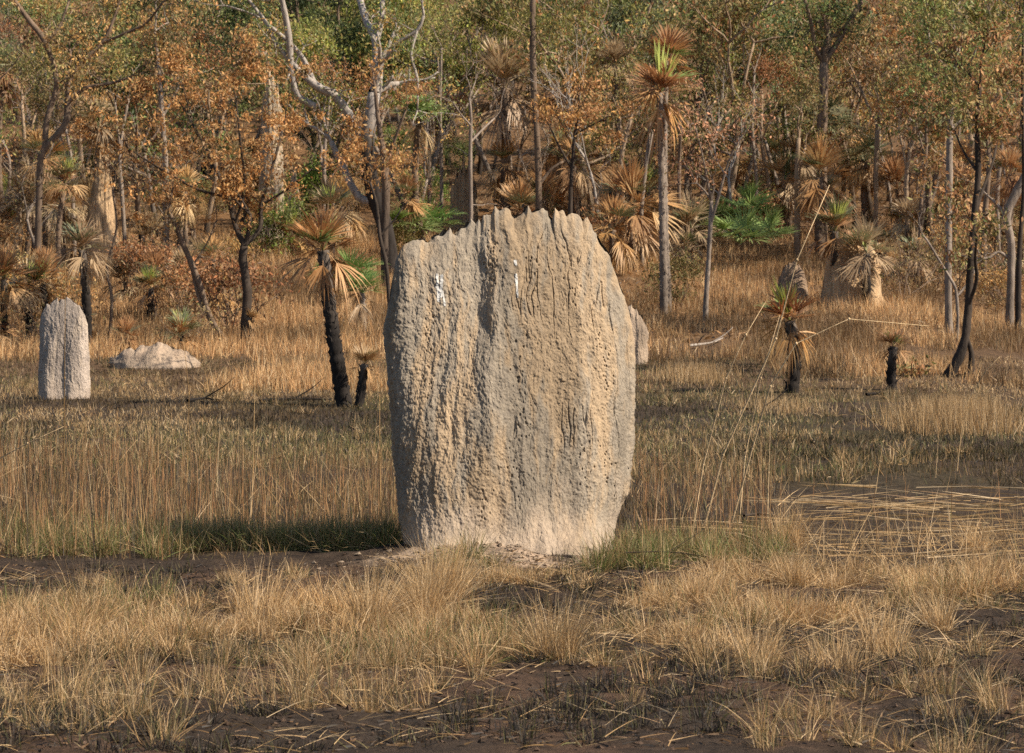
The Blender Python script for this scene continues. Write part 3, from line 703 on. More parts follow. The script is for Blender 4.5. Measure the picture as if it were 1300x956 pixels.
for (lb, lab) in (([[(290, 445, 6), (268, 405, 6), (250, 350, 7), (228, 300, 6), (215, 270, 5)]], 'thin leaning dark stem crossing in front of the orange leaves'),
                  ([[(285, 430, 5), (255, 385, 5), (243, 340, 4), (230, 310, 3)], [(243, 340, 3), (262, 310, 2), (275, 280, 2)]], 'slimmer bent dark stem beside the leaning one'),
                  ([[(138, 420, 5), (142, 380, 4), (136, 340, 4), (148, 290, 3), (143, 240, 3)]], 'crooked sapling stem left of the rubble heap')):
    sketch_tree('sapling', lab, 66, lb, 'brown', ['orange', 'brown'], 10, 0.3, 0.09, 0.5, 1, 0.7, cat='sapling')
sketch_tree('tree', 'big white barked gum with a long pale limb sweeping up to the left', 88,
    [[(497, 345, 20.8), (492, 300, 20.0), (478, 255, 20.8), (468, 215, 22.4), (464, 185, 22.4), (470, 150, 19.2), (475, 118, 16.0)],
     [(475, 118, 16.0), (478, 105, 15.2), (478, 55, 12.0), (466, 30, 9.6), (457, 0, 8.8), (450, -30, 7.2)],
     [(478, 55, 8.0), (484, 25, 7.2), (486, -10, 6.4)],
     [(464, 185, 14.4), (445, 150, 12.8), (425, 122, 12.0), (400, 108, 10.4), (375, 85, 8.0), (352, 58, 6.4), (338, 30, 5.6), (322, 8, 4.0), (300, -20, 3.2)],
     [(400, 108, 8.0), (385, 75, 6.4), (368, 55, 5.6), (345, 35, 4.0), (325, 20, 3.2), (290, 8, 2.4)],
     [(478, 105, 7.2), (488, 70, 6.4), (508, 52, 5.6), (530, 38, 4.8), (538, 20, 4.0)],
     [(478, 255, 12.8), (455, 250, 10.4), (432, 205, 8.8), (420, 180, 7.2)],
     [(400, 135, 9.6), (378, 122, 9.6), (370, 90, 8.8), (366, 45, 8.8), (358, 0, 7.2), (352, -30, 6.4)],
     [(530, 38, 3.2), (522, 70, 4.0), (530, 100, 3.2), (530, 140, 2.4)]], 'white', ['green', 'olive', 'orange'], 24, 0.5, 0.11, 1.0, 2, 1.0, extra=[(425, 150, 24, 24, 12)], chartop=0.78)
sketch_tree('tree', 'spotted pale trunk with scorched base just behind the white gum', 83,
    [[(489, 350, 10), (488, 300, 10), (490, 250, 11), (488, 210, 10), (480, 150, 6), (476, 110, 4)], [(488, 210, 5), (500, 180, 4), (515, 140, 3)]], 'brown', ['red', 'orange'], 22, 0.38, 0.12, 0.5, 1, 0.7, chartop=0.5,
    extra=[(500, 205, 50, 22, 26), (470, 225, 35, 20, 10)])
sketch_tree('tree', 'slender dark sapling bending over the left shoulder of the big mound', 58,
    [[(497, 400, 5), (492, 350, 5), (482, 300, 5), (478, 260, 4), (470, 232, 3)], [(482, 300, 3), (500, 280, 2), (512, 262, 2)]], 'dark', ['brown', 'red'], 8, 0.3, 0.08, 0.45, 1, 0.8)
sketch_tree('tree', 'grey trunk with a tangle of bare grey twigs above the jagged crest', 84,
    [[(598, 330, 5), (598, 260, 5), (597, 200, 5), (598, 150, 4), (596, 125, 3)], [(598, 180, 3), (612, 165, 3), (628, 150, 2)], [(598, 160, 3), (585, 145, 2), (575, 130, 2)]], 'grey', ['brown'], 3, 0.3, 0.08, 0.7, 2, 0.3, tip_every=True)
sketch_tree('tree', 'tall straight brown trunk topped by spiky leaves near the frame top', 96,
    [[(683, 330, 9), (684, 260, 9), (682, 180, 8), (677, 100, 8), (676, 20, 8), (678, -20, 7)], [(684, 235, 5), (700, 215, 4), (715, 205, 3)]], 'brown', ['yellow', 'olive'], 40, 0.6, 0.12, 1.0, 2, 0.3,
    extra=[(700, 30, 60, 25, 24)])
sketch_tree('tree', 'thin tree with rust red leaves beside the straw headed palm', 82,
    [[(722, 320, 6), (724, 260, 6), (726, 215, 5), (730, 170, 4), (735, 140, 3)], [(726, 215, 3), (712, 190, 3), (700, 165, 2)], [(730, 170, 3), (750, 160, 2), (768, 150, 2)]], 'dark', ['red', 'red', 'orange'], 22, 0.35, 0.13, 0.55, 1, 0.7,
    extra=[(742, 148, 40, 22, 34)])
sketch_tree('tree', 'thin bare forked tree with pale bark right of the big mound', 73,
    [[(895, 412, 8), (897, 370, 7), (900, 320, 6), (902, 286, 6), (903, 255, 5)], [(902, 286, 4), (912, 250, 4), (925, 205, 3), (940, 175, 2)], [(903, 255, 4), (897, 225, 3), (890, 190, 2), (882, 160, 2)]], 'grey', ['pink'], 7, 0.35, 0.11, 0.6, 2, 0.2,
    extra=[(905, 170, 50, 28, 40), (885, 215, 40, 25, 14)])
sketch_tree('tree', 'sturdy pale brown tree forking above the green fan palm', 96,
    [[(1044, 300, 13), (1044, 220, 13), (1044, 150, 13), (1046, 80, 12)],
     [(1046, 80, 10), (1052, 40, 10), (1050, 0, 9), (1050, -30, 8)],
     [(1046, 80, 8), (1066, 50, 7), (1082, 22, 6), (1098, -5, 5)],
     [(1046, 80, 7), (1035, 60, 6), (1030, 30, 5), (1022, 0, 4)]], 'brown', ['green', 'dark', 'olive'], 36, 0.55, 0.12, 1.0, 2, 0.1, extra=[(1010, 40, 35, 40, 22), (1075, 10, 40, 20, 12)])
sketch_tree('tree', 'tan barked tree with a low fork on the slope left of the half brown palm', 98,
    [[(1112, 300, 6), (1112, 230, 6), (1114, 160, 6)], [(1114, 160, 5), (1100, 130, 4), (1090, 105, 4)], [(1114, 160, 4), (1122, 130, 4), (1120, 95, 3)]], 'tan', ['orange', 'brown', 'olive'], 22, 0.5, 0.11, 1.0, 2, 0.2)
sketch_tree('tree', 'straight slender grey trunk under a dark leafy head at the right', 69,
    [[(1205, 428, 10), (1204, 380, 9), (1204, 300, 9), (1205, 220, 9), (1206, 165, 8), (1209, 120, 6), (1214, 80, 5), (1213, 40, 4)],
     [(1214, 80, 4), (1198, 62, 3), (1182, 55, 3), (1178, 30, 2)],
     [(1206, 165, 5), (1218, 155, 4), (1240, 140, 3), (1256, 120, 2)],
     [(1209, 120, 3), (1225, 95, 3), (1240, 60, 2)],
     [(1214, 80, 3), (1222, 40, 3), (1215, 5, 2)]], 'grey', ['olive', 'olive', 'brown', 'green'], 24, 0.40, 0.13, 0.75, 2, 0.15,
    extra=[(1205, 90, 60, 60, 70), (1180, 130, 30, 25, 16)])
sketch_tree('tree', 'charred crooked tree split at its foot standing in dry grass', 56.5,
    [[(1203, 492, 13), (1210, 468, 14), (1220, 448, 13), (1226, 425, 11), (1229, 390, 10), (1232, 340, 9), (1236, 280, 8), (1242, 220, 8), (1240, 160, 6), (1244, 110, 5)],
     [(1236, 280, 5), (1248, 240, 4), (1262, 200, 3), (1270, 150, 2)],
     [(1226, 425, 5), (1233, 448, 7), (1232, 470, 9), (1226, 478, 10)],
     [(1229, 390, 5), (1240, 355, 5), (1238, 330, 4), (1240, 300, 3)],
     [(1242, 220, 4), (1222, 190, 3), (1212, 165, 2)]], 'dark', ['red', 'olive', 'dusk'], 22, 0.34, 0.12, 0.6, 2, 1.0,
    extra=[(1262, 158, 34, 26, 36), (1238, 120, 40, 30, 22)])
sketch_tree('tree', 'bare thin grey limb forking low in front of the straight slender trunk', 66,
    [[(1215, 432, 4), (1216, 400, 4), (1214, 372, 4), (1210, 360, 4), (1195, 335, 3), (1180, 310, 3), (1170, 296, 2)], [(1216, 375, 3), (1232, 355, 3), (1240, 335, 2)]], 'grey', ['brown'], 0, 0.3, 0.08, 0.35, 1, 0.1)
sketch_tree('tree', 'pale leaning tree with a crooked elbow at the right edge', 71,
    [[(1281, 400, 12), (1283, 360, 10), (1284, 310, 10), (1278, 275, 11), (1290, 245, 12), (1306, 215, 11)], [(1278, 275, 6), (1264, 258, 4), (1250, 245, 3), (1240, 235, 2)],
     [(1283, 330, 5), (1268, 320, 4), (1255, 328, 4), (1246, 328, 3)]], 'grey', ['orange', 'dusk'], 14, 0.4, 0.11, 0.7, 2, 0.4)
sketch_tree('tree', 'blackened thin trunk beside the crooked pale tree at the right edge', 70,
    [[(1292, 405, 8), (1293, 350, 8), (1296, 290, 6), (1300, 230, 5), (1298, 120, 4), (1299, 30, 3)]], 'dark', ['orange', 'dusk'], 18, 0.4, 0.11, 0.7, 2, 0.9)
sketch_tree('tree', 'grey crooked tree forked like a slingshot in the top right corner', 90,
    [[(1268, 330, 6), (1266, 250, 6), (1272, 180, 5), (1270, 110, 5)], [(1270, 110, 4), (1278, 80, 4), (1296, 45, 4), (1302, 20, 3)], [(1270, 110, 4), (1266, 70, 3), (1258, 30, 3)]], 'grey', ['dusk', 'orange', 'olive'], 26, 0.5, 0.11, 0.9, 2, 0.3)
for (p0, b0, t0, w0, lb) in ((1150, 345, 150, 7, 'left of a pair of brown trunks over the pale grass'), (1171, 350, 130, 6, 'dark thin trunk right behind the pale grass patch'), (1249, 370, 130, 8, 'plain trunk seen between the charred crooked tree and the edge'),
                             (1012, 330, 175, 9, 'dark trunk standing above the brown termite mound'), (975, 300, 120, 6, 'thin grey trunk behind the bright green fan palms'), (545, 300, 150, 6, 'grey trunk above the green fans left of the crest'), (560, 290, 60, 5, 'thin crooked trunk over the crest left of the tan fluted mound'),
                             (790, 330, 140, 7, 'grey trunk between the red leafed tree and the tall palm'), (815, 340, 160, 6, 'thin trunk hard left of the tall orange headed palm'), (865, 330, 150, 6, 'thin trunk hard right of the tall orange headed palm'), (960, 300, 90, 5, 'pale pole of a tree under the round green crown'),
                             (160, 330, 120, 6, 'thin trunk right of the tan cone shaped mound'), (95, 330, 160, 6, 'pale trunk left of the tan cone shaped mound'), (22, 330, 130, 7, 'trunk nearest the left frame edge'), (410, 300, 120, 6, 'grey trunk under the sweeping white limb'), (650, 240, 60, 5, 'thin trunk behind the straw headed palm')):
    D = max(66, ground_hit(p0, b0)[1]); m1 = p0+rng.normal(0, 5); m2 = p0+rng.normal(0, 9)
    sketch_tree('tree', lb, D, [[(p0, b0, w0), (p0+rng.normal(0, 2), (b0*2+t0)/3, w0*.9), (m1, (b0+t0*2)/3, w0*.8), (m2, t0, w0*.55)], [(m1, (b0+t0*2)/3, w0*.5), (m1+rng.normal(0, 14), t0+10, w0*.35)]],
                ['grey', 'brown', 'tan'][rng.integers(0, 3)], ['dusk', 'orange', 'olive'][rng.integers(0, 3)], 20, 0.42, 0.11, 0.8, 2, 0.6)

# ------------------------------------------------------------------ palms
GRN = np.array([[0.20, 0.30, 0.09], [0.25, 0.34, 0.11], [0.15, 0.23, 0.07], [0.32, 0.38, 0.15]])
GGR = np.array([[0.22, 0.26, 0.13], [0.27, 0.29, 0.16], [0.17, 0.20, 0.10], [0.34, 0.31, 0.18]])
DED = np.array([[0.52, 0.31, 0.145], [0.43, 0.235, 0.10], [0.58, 0.40, 0.21], [0.32, 0.18, 0.09], [0.48, 0.27, 0.11]])
STR = np.array([[0.50, 0.37, 0.22], [0.41, 0.29, 0.165], [0.58, 0.45, 0.28], [0.28, 0.20, 0.12]])
def fan(A, az, el, lp, R, P, arc=1.75, nseg=22, droop=0.5, fold=0.25, width=0.03):
    """one palmate leaf: stalk, then narrow split segments radiating from its end"""
    d = np.array([math.cos(az)*math.cos(el), math.sin(az)*math.cos(el), math.sin(el)])
    sag = np.array([0, 0, -0.25*lp])
    p0 = np.zeros(3); p1 = d*lp*0.5-sag*0.2; p2 = d*lp+sag*0.3
    c0 = pick(P, 1, 0.1)[0]
    tube(A, [p0, p1, p2], [0.011, 0.009, 0.006], c0*0.8, 3)
    ax = norm(p2-p1+np.array([0, 0, -droop*0.25]) * lp)
    side = norm(np.cross(ax, [0, 0, 1.0])+rng.normal(0, .12, 3)); nrm = np.cross(side, ax)
    phi = np.linspace(-arc, arc, nseg)+rng.normal(0, 0.05, nseg)
    L = R*(0.72+0.28*np.cos(phi*0.8))*(0.85+0.3*rng.random(nseg))
    dirs = np.cos(phi)[:, None]*ax+np.sin(phi)[:, None]*side+nrm*(fold*np.abs(np.sin(phi))+rng.normal(0, .06, nseg))[:, None]
    dirs = norm(dirs); g_ = np.array([0, 0, -1.0])
    t = np.array([0, 0.4, 0.75, 1.0]); dr = droop*(0.5+0.9*rng.random(nseg))
    Pt = p2+dirs[:, None]*(L[:, None]*t)[..., None]+g_*(dr[:, None]*L[:, None]*(t**2.6)*0.6)[..., None]
    w = norm(np.cross(dirs, nrm))
    wt = np.array([0.35, 1.0, 0.7, 0.05])[None, :, None]*width*0.5*(0.7+.6*rng.random(nseg))[:, None, None]
    V = np.stack([Pt-w[:, None]*wt, Pt+w[:, None]*wt], 2).reshape(nseg, 8, 3)
    q = np.array([[0, 1, 3, 2], [2, 3, 5, 4], [4, 5, 7, 6]])
    Q = (q[None]+(np.arange(nseg)*8)[:, None, None]).reshape(-1, 4)
    C = np.repeat((c0*0.6+pick(P, nseg, 0.15)*0.4), 8, 0)
    A.add(V.reshape(-1, 3), Q, None, C)
YSH = np.array([[0.42, 0.48, 0.12], [0.50, 0.54, 0.16], [0.34, 0.42, 0.10]])
def palm_crown(live, dead, Plive, Pdead, R=0.5, lp=0.42, top_dead=0, spear=0):
    """unit crown, radius about 1 when scaled; returns two meshes"""
    out = []
    A = Acc()
    for k in range(live): fan(A, k*2.4+rng.normal(0, .3), rng.uniform(0.15, 1.45), lp*rng.uniform(.6, 1.1), R*rng.uniform(.8, 1.1), Plive, 1.6, 22, rng.uniform(.05, .4), 0.3, 0.034)
    for k in range(top_dead): fan(A, k*2.4+rng.normal(0, .3), rng.uniform(0.35, 1.5), lp*rng.uniform(.35, .9), R*rng.uniform(.9, 1.25), Pdead, 1.05, 22, rng.uniform(.0, .28), 0.35, 0.034)
    for k in range(spear): fan(A, rng.random()*6.3, rng.uniform(1.1, 1.5), lp*0.35, R*rng.uniform(1.0, 1.35), YSH, 0.38, 11, 0.02, 0.3, 0.036)
    out.append(A.mesh('crown')); out[-1].materials.append(M_frond)
    A = Acc()
    for k in range(dead): fan(A, k*2.4+rng.normal(0, .3), rng.uniform(-1.2, 0.1), lp*rng.uniform(.5, 1.1), R*rng.uniform(.75, 1.15), Pdead, 0.95, 18, rng.uniform(.3, .9), 0.5, 0.03)
    if dead: out.append(A.mesh('dead_skirt')); out[-1].materials.append(M_frond)
    else: out.append(None)
    return out
CR = {'orange': palm_crown(2, 6, GRN, DED*[1, .92, .85], R=.62, lp=.36, top_dead=9), 'orange2': palm_crown(1, 6, GRN, DED*[1, .92, .85], R=.58, lp=.36, top_dead=9, spear=3), 'straw': palm_crown(0, 8, GGR, STR, R=.56, top_dead=15),
      'mix': palm_crown(7, 8, GGR, DED, R=.56, top_dead=5, spear=3), 'green': palm_crown(20, 5, GRN, STR), 'ggrey': palm_crown(18, 14, GGR, DED), 'bush': palm_crown(15, 0, GRN*1.1, STR, R=.62, lp=.5),
      'skirt': palm_crown(2, 17, GGR, DED, R=.56, top_dead=7), 'few': palm_crown(1, 3, GRN, DED*0.85, R=.6, lp=.3, top_dead=6), 'strawmix': palm_crown(4, 10, GGR, STR, R=.56, top_dead=7, spear=1)}
def palm(px, base_py, cx, cy, wtr, rpx, kind, label, D=None, char=True, group=None, name='fan_palm', bark=None, cat='palm'):
    if D is None: D = ground_hit(px, base_py)[1]
    base = on_ground(px, D); s_m = F/D
    top = at(cx, cy, D); r = rpx/s_m
    e = empty(name, base, 0); tag(e, label, cat, group)
    A = Acc(); n = max(10, int((top[2]-base[2])/0.05)); n = min(n, 90)
    t = np.linspace(0, 1, n); bend = rng.normal(0, .06, 2)
    P = base+(top-base)*t[:, None]; P[:, 0] += bend[0]*np.sin(t*PI)*(top[2]-base[2])*0.4; P[:, 1] += bend[1]*np.sin(t*PI)*(top[2]-base[2])*0.4
    P[0, 2] -= 0.25
    R = wtr/2/s_m*(1.12-0.3*t+0.10*((np.arange(n) % 3) == 0)+0.08*rng.random(n))
    c = np.array(BK[bark or 'grey']); ch = np.array(BK['char'])
    Cc = np.stack([ch*1.2, ch, ch, ch*0.7+c*0.3, c*0.8 if not char else ch*0.5+c*0.5]) if char else np.stack([ch*.5+c*.5, c, c])
    tube(A, P, R, Cc, 10, 0.16)
    # stubs of old leaf stalks
    for k in range(int(n*1.5)):
        i_ = rng.integers(2, n-1); a = rng.random()*2*PI; q = P[i_]+R[i_]*0.8*np.array([math.cos(a), math.sin(a), 0])
        hh = 0.05+0.05*rng.random()
        tube(A, [q, q+np.array([math.cos(a)*0.05, math.sin(a)*0.05, hh])], [0.018, 0.008], ch*1.5 if char else c*0.9, 3)
    mobj('trunk', A.mesh('trunk', True, base), M_bark, e)
    for me, nm in zip(CR[kind], ('crown', 'dead_skirt')):
        if me is None: continue
        o = link(bpy.data.objects.new(nm, me), e); o.location = [float(q) for q in (P[-1]-base)]
        sc_ = r/0.66; o.scale = (sc_, sc_, sc_); o.rotation_euler = (rng.normal(0, .14), rng.normal(0, .14), rng.random()*6.28)
    return e
PALMS = [
 (437, 515, 410, 318, 17, 50, 'orange', 'burnt palm leaning left of the big mound with orange fans'),
 (455, 517, 463, 462, 11, 26, 'few', 'short charred palm stump with one orange leaf at the leaning palm'),
 (1005, 499, 1003, 408, 15, 44, 'orange2', 'small black trunked palm with orange fans standing on the open flat'),
 (1133, 495, 1135, 440, 11, 26, 'few', 'smallest burnt palm on the flat with few short fronds'),
 (110, 448, 104, 318, 11, 34, 'strawmix', 'charred palm rising behind the slim grey mound'),
 (8, 437, 5, 355, 8, 34, 'orange', 'black stemmed palm at the left frame edge'),
 (38, 432, 36, 362, 9, 30, 'strawmix', 'second black stemmed palm from the left frame edge'),
 (54, 432, 54, 358, 8, 30, 'orange', 'black stemmed palm touching the left side of the slim mound'),
 (190, 412, 192, 366, 8, 24, 'mix', 'short palm with blackened stub above the rubble heap'),
 (316, 440, 315, 404, 11, 16, 'few', 'tiny charred palm at the foot of the orange leafed tree'),
  (461, 420, 460, 372, 7, 30, 'green', 'low green palm between the leaning palm and the big mound'),
 (843, 400, 838, 118, 9, 48, 'orange2', 'tallest palm right of the big mound with drooping orange head'),
 (849, 396, 846, 76, 7, 38, 'orange', 'upper orange and green palm head over the tallest palm'),
 (640, 300, 641, 112, 12, 54, 'straw', 'straw coloured shaggy palm head above the jagged crest'),
 (728, 300, 730, 112, 9, 46, 'mix', 'brown palm with green centre right of the straw headed palm'),
 (780, 300, 781, 82, 6, 26, 'straw', 'small grey brown palm head left of the tallest palm'),
 (1047, 300, 1045, 160, 9, 44, 'ggrey', 'grey green palm on a shaggy brown skirt at the right'),
 (1100, 300, 1098, 205, 8, 36, 'ggrey', 'lower grey green palm right of the shaggy skirted one'),
 (1058, 388, 1060, 294, 9, 36, 'mix', 'left palm of the black trunked pair before the tan mound'),
 (1102, 392, 1101, 322, 10, 34, 'strawmix', 'right palm of the black trunked pair before the tan mound'),
 (1040, 330, 1040, 225, 12, 40, 'skirt', 'brown hanging skirt palm below the grey green crown'),
 (1185, 320, 1182, 185, 8, 38, 'mix', 'half brown palm left of the straight slender trunk'),
 (800, 340, 802, 262, 9, 46, 'skirt', 'reddish brown drooping palm on the right shoulder of the big mound'),
 (775, 350, 778, 292, 8, 36, 'skirt', 'dead shaggy palm touching the right shoulder of the big mound'),
 (690, 300, 690, 255, 7, 34, 'skirt', 'dead brown palm head just over the jagged crest'),
 (640, 300, 640, 210, 7, 30, 'skirt', 'dead brown palm under the straw headed palm'),
 (45, 330, 40, 258, 9, 38, 'strawmix', 'shaggy pale palm behind the black stemmed row'),
 (80, 340, 78, 262, 8, 36, 'strawmix', 'greyish palm with long bleached leaves right of the shaggy pale one'),
 (30, 320, 18, 288, 8, 32, 'mix', 'bushy palm with yellow green shoots near the left frame edge'),
 (5, 280, 5, 92, 8, 34, 'ggrey', 'pale green palm half cut by the left frame edge'),
 (540, 330, 532, 150, 8, 34, 'green', 'green palm head above the left shoulder of the big mound'),
 (825, 280, 822, 245, 8, 34, 'mix', 'brown bushy palm behind the tallest palm stem'),
 (875, 330, 878, 290, 6, 34, 'strawmix', 'low straw palm left of the bright green fan palms'),
 (1215, 340, 1215, 215, 7, 28, 'skirt', 'brown palm behind the straight slender trunk'),
 (1140, 300, 1140, 240, 7, 34, 'skirt', 'dead brown palm on the slope above the pale grass'),
 (1000, 300, 996, 230, 7, 34, 'strawmix', 'dull palm above the bright green fan palms'),
 (905, 300, 905, 232, 7, 30, 'skirt', 'brown palm behind the pale forked tree'),
 (420, 330, 422, 270, 8, 34, 'strawmix', 'shaggy palm behind the leaning burnt palm'),
 (360, 330, 362, 300, 7, 30, 'mix', 'low bushy palm between orange tree and leaning palm'),
 (245, 340, 245, 290, 7, 30, 'skirt', 'dead palm under the orange leaves'),
 (1270, 330, 1272, 260, 7, 34, 'skirt', 'dead palm behind the crooked elbow tree'),
]
for q in PALMS:
    dd = None
    if q[1] <= 350: dd = float(np.clip(ground_hit(q[0], q[1])[1], 78, 104))
    palm(*q, D=dd, char=q[1] > 380 and q[4] > 7 and q[6] != 'orange2' or q[0] == 1005, bark='brown' if q[1] < 380 else 'grey')
def fan_bush(px, py, r, kind, label):
    g0 = ground_hit(px, py); e = empty('fan_palm_bush', g0); tag(e, label, 'palm')
    s_m = F/g0[1]; r = r*1.2
    for me, nm in zip(CR[kind], ('crown', 'dead_skirt')):
        if me is None: continue
        o = link(bpy.data.objects.new(nm, me), e); q = r/s_m/0.8; o.scale = (q, q, q); o.location = (0, 0, 0.75*r/s_m); o.rotation_euler = (0, 0, rng.random()*6)
for a in ((940, 345, 40, 'bush', 'bright green fan palm, left and lower of the cluster right of the mound'), (972, 338, 36, 'bush', 'bright green fan palm, right one of the cluster above the flat'), (948, 318, 42, 'bush', 'bright green fan palm, topmost of the cluster'),
          (916, 316, 30, 'bush', 'outer green fan palm left in the cluster'), (520, 330, 38, 'bush', 'green fan palm at the left shoulder of the big mound'), (548, 322, 34, 'bush', 'green fan palm peeking over the left shoulder of the big mound'),
          (448, 386, 34, 'bush', 'low green fans beside the leaning burnt palm'), (207, 386, 22, 'green', 'low green fans above the rubble heap'), (262, 372, 22, 'strawmix', 'dull low fan bush left of the blackened forked trunk'), (410, 372, 20, 'green', 'small green fans left of the leaning burnt palm trunk'),
          (870, 340, 24, 'strawmix', 'bleached fan bush behind the pale forked tree')):
    fan_bush(*a)

# ------------------------------------------------------------------ filler woodland on the slope
PR = {
 'orange': [proto_tree(6.5, 0.09, 'grey', ['orange', 'orange', 'brown'], 12, 0.36, 0.17) for _ in range(2)],
 'brown': [proto_tree(7, 0.10, 'brown', ['brown', 'dusk'], 16, 0.38, 0.17) for _ in range(2)],
 'olive': [proto_tree(8, 0.12, 'tan', ['olive', 'mixed'], 18, 0.6, 0.18) for _ in range(2)],
 'yellow': [proto_tree(8, 0.12, 'grey', ['yellow', 'olive'], 24, 0.42, 0.18)],
 'green': [proto_tree(8, 0.12, 'grey', ['green', 'grey'], 24, 0.42, 0.18) for _ in range(2)],
 'dark': [proto_tree(7.5, 0.12, 'brown', ['dark', 'green'], 28, 0.42, 0.18)],
 'bare': [proto_tree(5.5, 0.07, 'grey', ['brown'], 2, 0.4, 0.09), proto_tree(5, 0.06, 'white', ['brown'], 1, 0.4, 0.09)],
 'red': [proto_tree(5.5, 0.07, 'brown', ['red', 'dusk'], 18, 0.42, 0.17)],
}
def shrub(pal, per, h=1.6, rad=.35, bark='brown', size=.1):
    A = Acc(); tips = []
    for k in range(7): grow(A, tips, np.array([rng.normal(0, .1), rng.normal(0, .1), -.05]), norm([rng.normal(0, .5), rng.normal(0, .5), 1]), h*.45, .018, 2, np.array(BK[bark]), .3, .5)
    p = Proto(); p.trunk = A.mesh('stem', True); p.trunk.materials.append(M_bark); p.crown = crown_mesh(tips, per, rad, size, pal); p.crown.materials.append(M_leaf); return p
SH = {'green': [shrub(['green', 'bright'], 30), shrub(['bright'], 26, 1.3)], 'olive': [shrub(['olive'], 22)], 'orange': [shrub(['orange', 'brown'], 16)], 'bare': [shrub(['brown'], 3)], 'dark': [shrub(['dark', 'green'], 34, 2.0)]}
LBL = {'orange': ('thin tree with sparse dry orange leaves on the far slope', 'orange leafed trees on the far slope'), 'brown': ('brown leafed tree in the tangled wood on the far slope', 'brown leafed trees on the far slope'),
       'olive': ('olive leafed tree in the wood on the far slope', 'olive leafed trees on the far slope'), 'yellow': ('yellow green leafed tree high on the far slope', 'yellow green trees on the far slope'),
       'green': ('green crowned tree in the wood on the far slope', 'green crowned trees on the far slope'), 'dark': ('dense dark green tree high on the far slope', 'dark green trees on the far slope'),
       'bare': ('bare grey twiggy tree on the far slope', 'bare twiggy trees on the far slope'), 'red': ('small rust red leafed tree on the far slope', 'rust red trees on the far slope')}
# (px from, px to, D from, D to, count, kinds)
FILL = [(-60, 80, 100, 150, 9, ['olive', 'orange', 'green', 'brown']), (60, 220, 95, 150, 12, ['brown', 'olive', 'green', 'dark']), (190, 270, 100, 130, 6, ['dark', 'green', 'orange']),
        (240, 420, 100, 155, 14, ['olive', 'olive', 'yellow', 'orange']), (385, 470, 108, 130, 7, ['dark', 'dark', 'green']), (460, 640, 100, 150, 16, ['yellow', 'yellow', 'olive', 'green', 'bare']),  # dark crowns behind the white gum carry their shade in the leaf colour
        (620, 810, 100, 150, 14, ['yellow', 'yellow', 'olive', 'brown', 'bare']), (780, 1010, 100, 140, 17, ['green', 'green', 'olive', 'green']), (990, 1100, 105, 145, 9, ['dark', 'olive', 'green', 'brown']),
        (1080, 1360, 98, 150, 22, ['brown', 'olive', 'olive', 'yellow', 'orange', 'green']), (-60, 1360, 84, 104, 26, ['bare', 'bare', 'bare', 'brown', 'olive']), (-560, -80, 84, 150, 20, ['olive', 'brown', 'green', 'orange']), (1380, 1860, 84, 150, 20, ['olive', 'brown', 'green', 'yellow']), (-80, 1380, 150, 200, 34, ['olive', 'brown', 'green', 'yellow', 'orange', 'dark'])]
KEEP = [(945, 62, 92), (1080, 45, 90), (1006, 30, 88), (345, 30, 112), (128, 28, 104), (589, 26, 106), (530, 45, 92), (641, 50, 96), (1045, 50, 96), (352, 34, 92), (440, 60, 90), (838, 50, 90), (470, 22, 100), (448, 34, 86), (801, 40, 90)]
def clear(p0, D, w=14):
    return not any(abs(p0-k[0]) < k[1]+w and D < k[2]+1 for k in KEEP)
for (a, b, c0, d0, m, kinds) in FILL:
    for k in range(m):
        p0 = a+(b-a)*(k+rng.random())/m; D = rng.uniform(c0, d0); kd = kinds[rng.integers(0, len(kinds))]
        pr = PR[kd][rng.integers(0, len(PR[kd]))]; l, gname = LBL[kd]
        if not clear(p0, D, 22): continue
        place_tree(pr, on_ground(p0, D)-[0, 0, .05], rng.uniform(0.75, 1.2), rng.random()*6.28, l, 'tree', gname, 'tree', rng.uniform(.9, 1.2))
SL = {'green': ('leafy green shrub in the undergrowth of the slope', 'green shrubs on the slope'), 'olive': ('dull olive shrub in the undergrowth of the slope', 'olive shrubs on the slope'), 'orange': ('shrub with dry orange leaves in the undergrowth', 'orange shrubs on the slope'),
      'bare': ('bare twiggy shrub in the undergrowth', 'bare shrubs on the slope'), 'dark': ('dark green bushy shrub on the slope', 'dark shrubs on the slope')}
for (a, b, c0, d0, m, kinds) in ((-60, 1360, 78, 110, 60, ['olive', 'orange', 'bare', 'bare', 'orange']), (320, 560, 88, 115, 16, ['green', 'green', 'olive']), (-60, 1360, 105, 170, 50, ['olive', 'dark', 'orange', 'green']), (-60, 500, 64, 84, 34, ['bare', 'bare', 'orange']), (820, 1360, 74, 86, 16, ['bare', 'bare', 'orange', 'olive']), (500, 900, 74, 88, 12, ['bare', 'orange'])):
    for k in range(m):
        p0 = a+(b-a)*(k+rng.random())/m; D = rng.uniform(c0, d0); kd = kinds[rng.integers(0, len(kinds))]; pr = SH[kd][rng.integers(0, len(SH[kd]))]
        if not clear(p0, D): continue
        e = place_tree(pr, on_ground(p0, D), rng.uniform(.7, 1.3), rng.random()*6.28, SL[kd][0], 'shrub', SL[kd][1], 'shrub', 1, 'foliage')
for (p0, b0, s, kd, lab) in ((352, 330, 1.3, 'green', 'fresh bright green bush behind the orange leafed tree'), (862, 392, 0.9, 'olive', 'olive feathery bush beside the tall palm trunks')):
    place_tree(SH[kd][0], ground_hit(p0, b0), s, 1.0, lab, 'shrub', None, 'shrub', 1, 'foliage')
